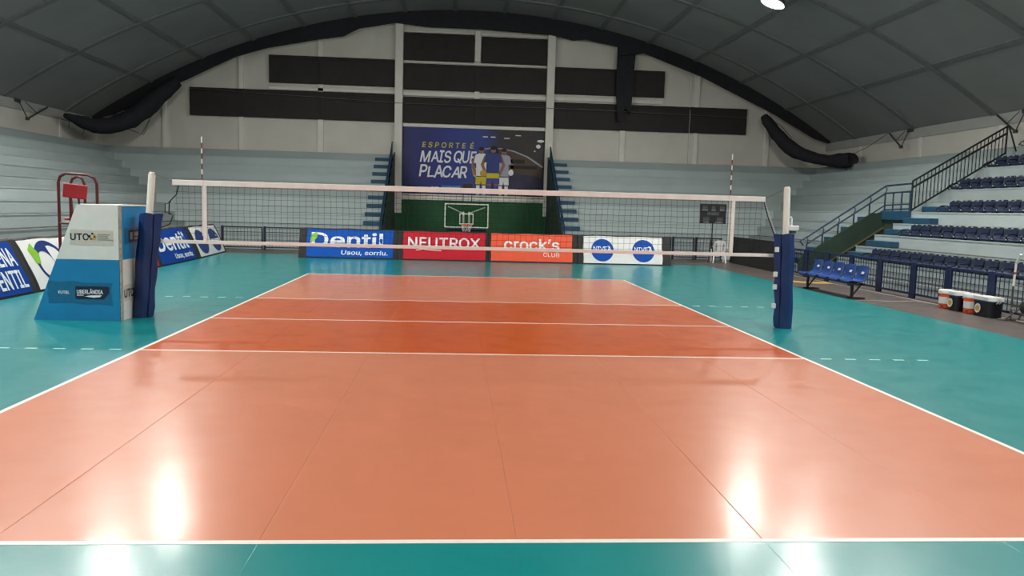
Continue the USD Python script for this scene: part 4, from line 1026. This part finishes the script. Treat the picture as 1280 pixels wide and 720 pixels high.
roll([(-14.0, 26.9, 7.7), (-15.0, 26.5, 6.65), (-15.9, 26.0, 5.75), (-16.7, 25.2, 5.3), (-17.2, 24.3, 5.3), (-17.6, 23.2, 5.52)], [.25, .42, .42, .36, .30, .10], 'drooping roll of black netting in the left rear roof corner',
     [((-14.8, 26.6, 6.6), (-16.2, 25.8, 5.3), .9), ((-14.8, 26.6, 6.9), (-16.0, 25.8, 5.3), 1.1), ((-17.5, 23.4, 5.5), (-17.5, 23.3, 5.0), .05), ((-17.2, 24.2, 5.2), (-17.25, 24.0, 4.75), .05)])
roll([(15.35, 26.9, 7.05), (15.75, 26.6, 6.35), (16.45, 26.1, 5.45), (17.1, 25.4, 4.98), (17.75, 24.6, 4.75), (18.2, 23.7, 4.72), (18.35, 23.4, 4.74)], [.18, .30, .34, .30, .25, .36, .30], 'drooping roll of dark blue-black netting in the right rear roof corner',
     [((18.25, 23.5, 4.6), (18.2, 23.5, 4.1), .02), ((18.35, 23.4, 4.6), (18.4, 23.4, 4.15), .02), ((18.3, 23.6, 4.9), (18.75, 21.0, 5.75), .1), ((15.6, 26.7, 6.9), (16.6, 26.2, 5.9), -.15)])
single('cable', tube([(-13.6, WALL_Y - .3, 7.45), (-3, WALL_Y - .35, 7.1), (6, WALL_Y - .35, 7.12), (14.6, WALL_Y - .3, 7.0)], .012, 5), 'metal_grey', 'thin cable stretched across the black shutters on the gable wall', 'cable', smooth=True)

# ================================================================== LAMPS
lamp_proto = None
LAMP_TILT = 22.0                    # heads lean in towards the court
def lamp(x, y, label):
    global lamp_proto
    z = roof_z(x) - .58
    turn = 0 if x > CX else 180
    if lamp_proto is None:
        t = thing('ceiling_lamp', label, 'lamp', (x, y, z), turn, group='round high-bay lamps under the roof')
        tl_ = lambda m: m.apply_transform(np.diag((1.38, 1.38, 1.2, 1))).apply_transform(trimesh.transformations.rotation_matrix(math.radians(LAMP_TILT), (0, 1, 0)))
        part('housing', tl_(lathe([(.02, .42), (.10, .42), (.13, .24), (.28, .15), (.325, -.02), (.312, -.02), (.265, .135), (.02, .19), (.02, .42)], 28)), 'lamp_housing', t)
        part('bulb_glass', tl_(lathe([(0, .07), (.23, .07), (.25, .05), (.245, .02), (.20, -.035), (.12, -.065), (0, -.075)], 24)), 'lamp_glass', t)
        part('stem', tube([(.12, 0, .36), (.12, 0, .56)], .02, 8), 'metal_dark', t)
        lamp_proto = t
    else:
        dup(lamp_proto, (x, y, z), turn, label)
lamp(10.70, 14.78, 'glowing round lamp under the roof at the top edge of the picture')
lamp(-10.4, 14.78, 'glowing round lamp under the left side of the roof')
for x, sd in ((10.70, 'right'), (-10.4, 'left')):
    for y, dd in ((9.9, 'above the far court'), (5.0, 'just beyond the net'), (0.1, 'level with the net'), (-4.8, 'above the near court'), (-9.7, 'above the near end line'), (-14.6, 'level with the photographer')):
        lamp(x, y, f'round high-bay lamp under the {sd} side of the roof, {dd}')
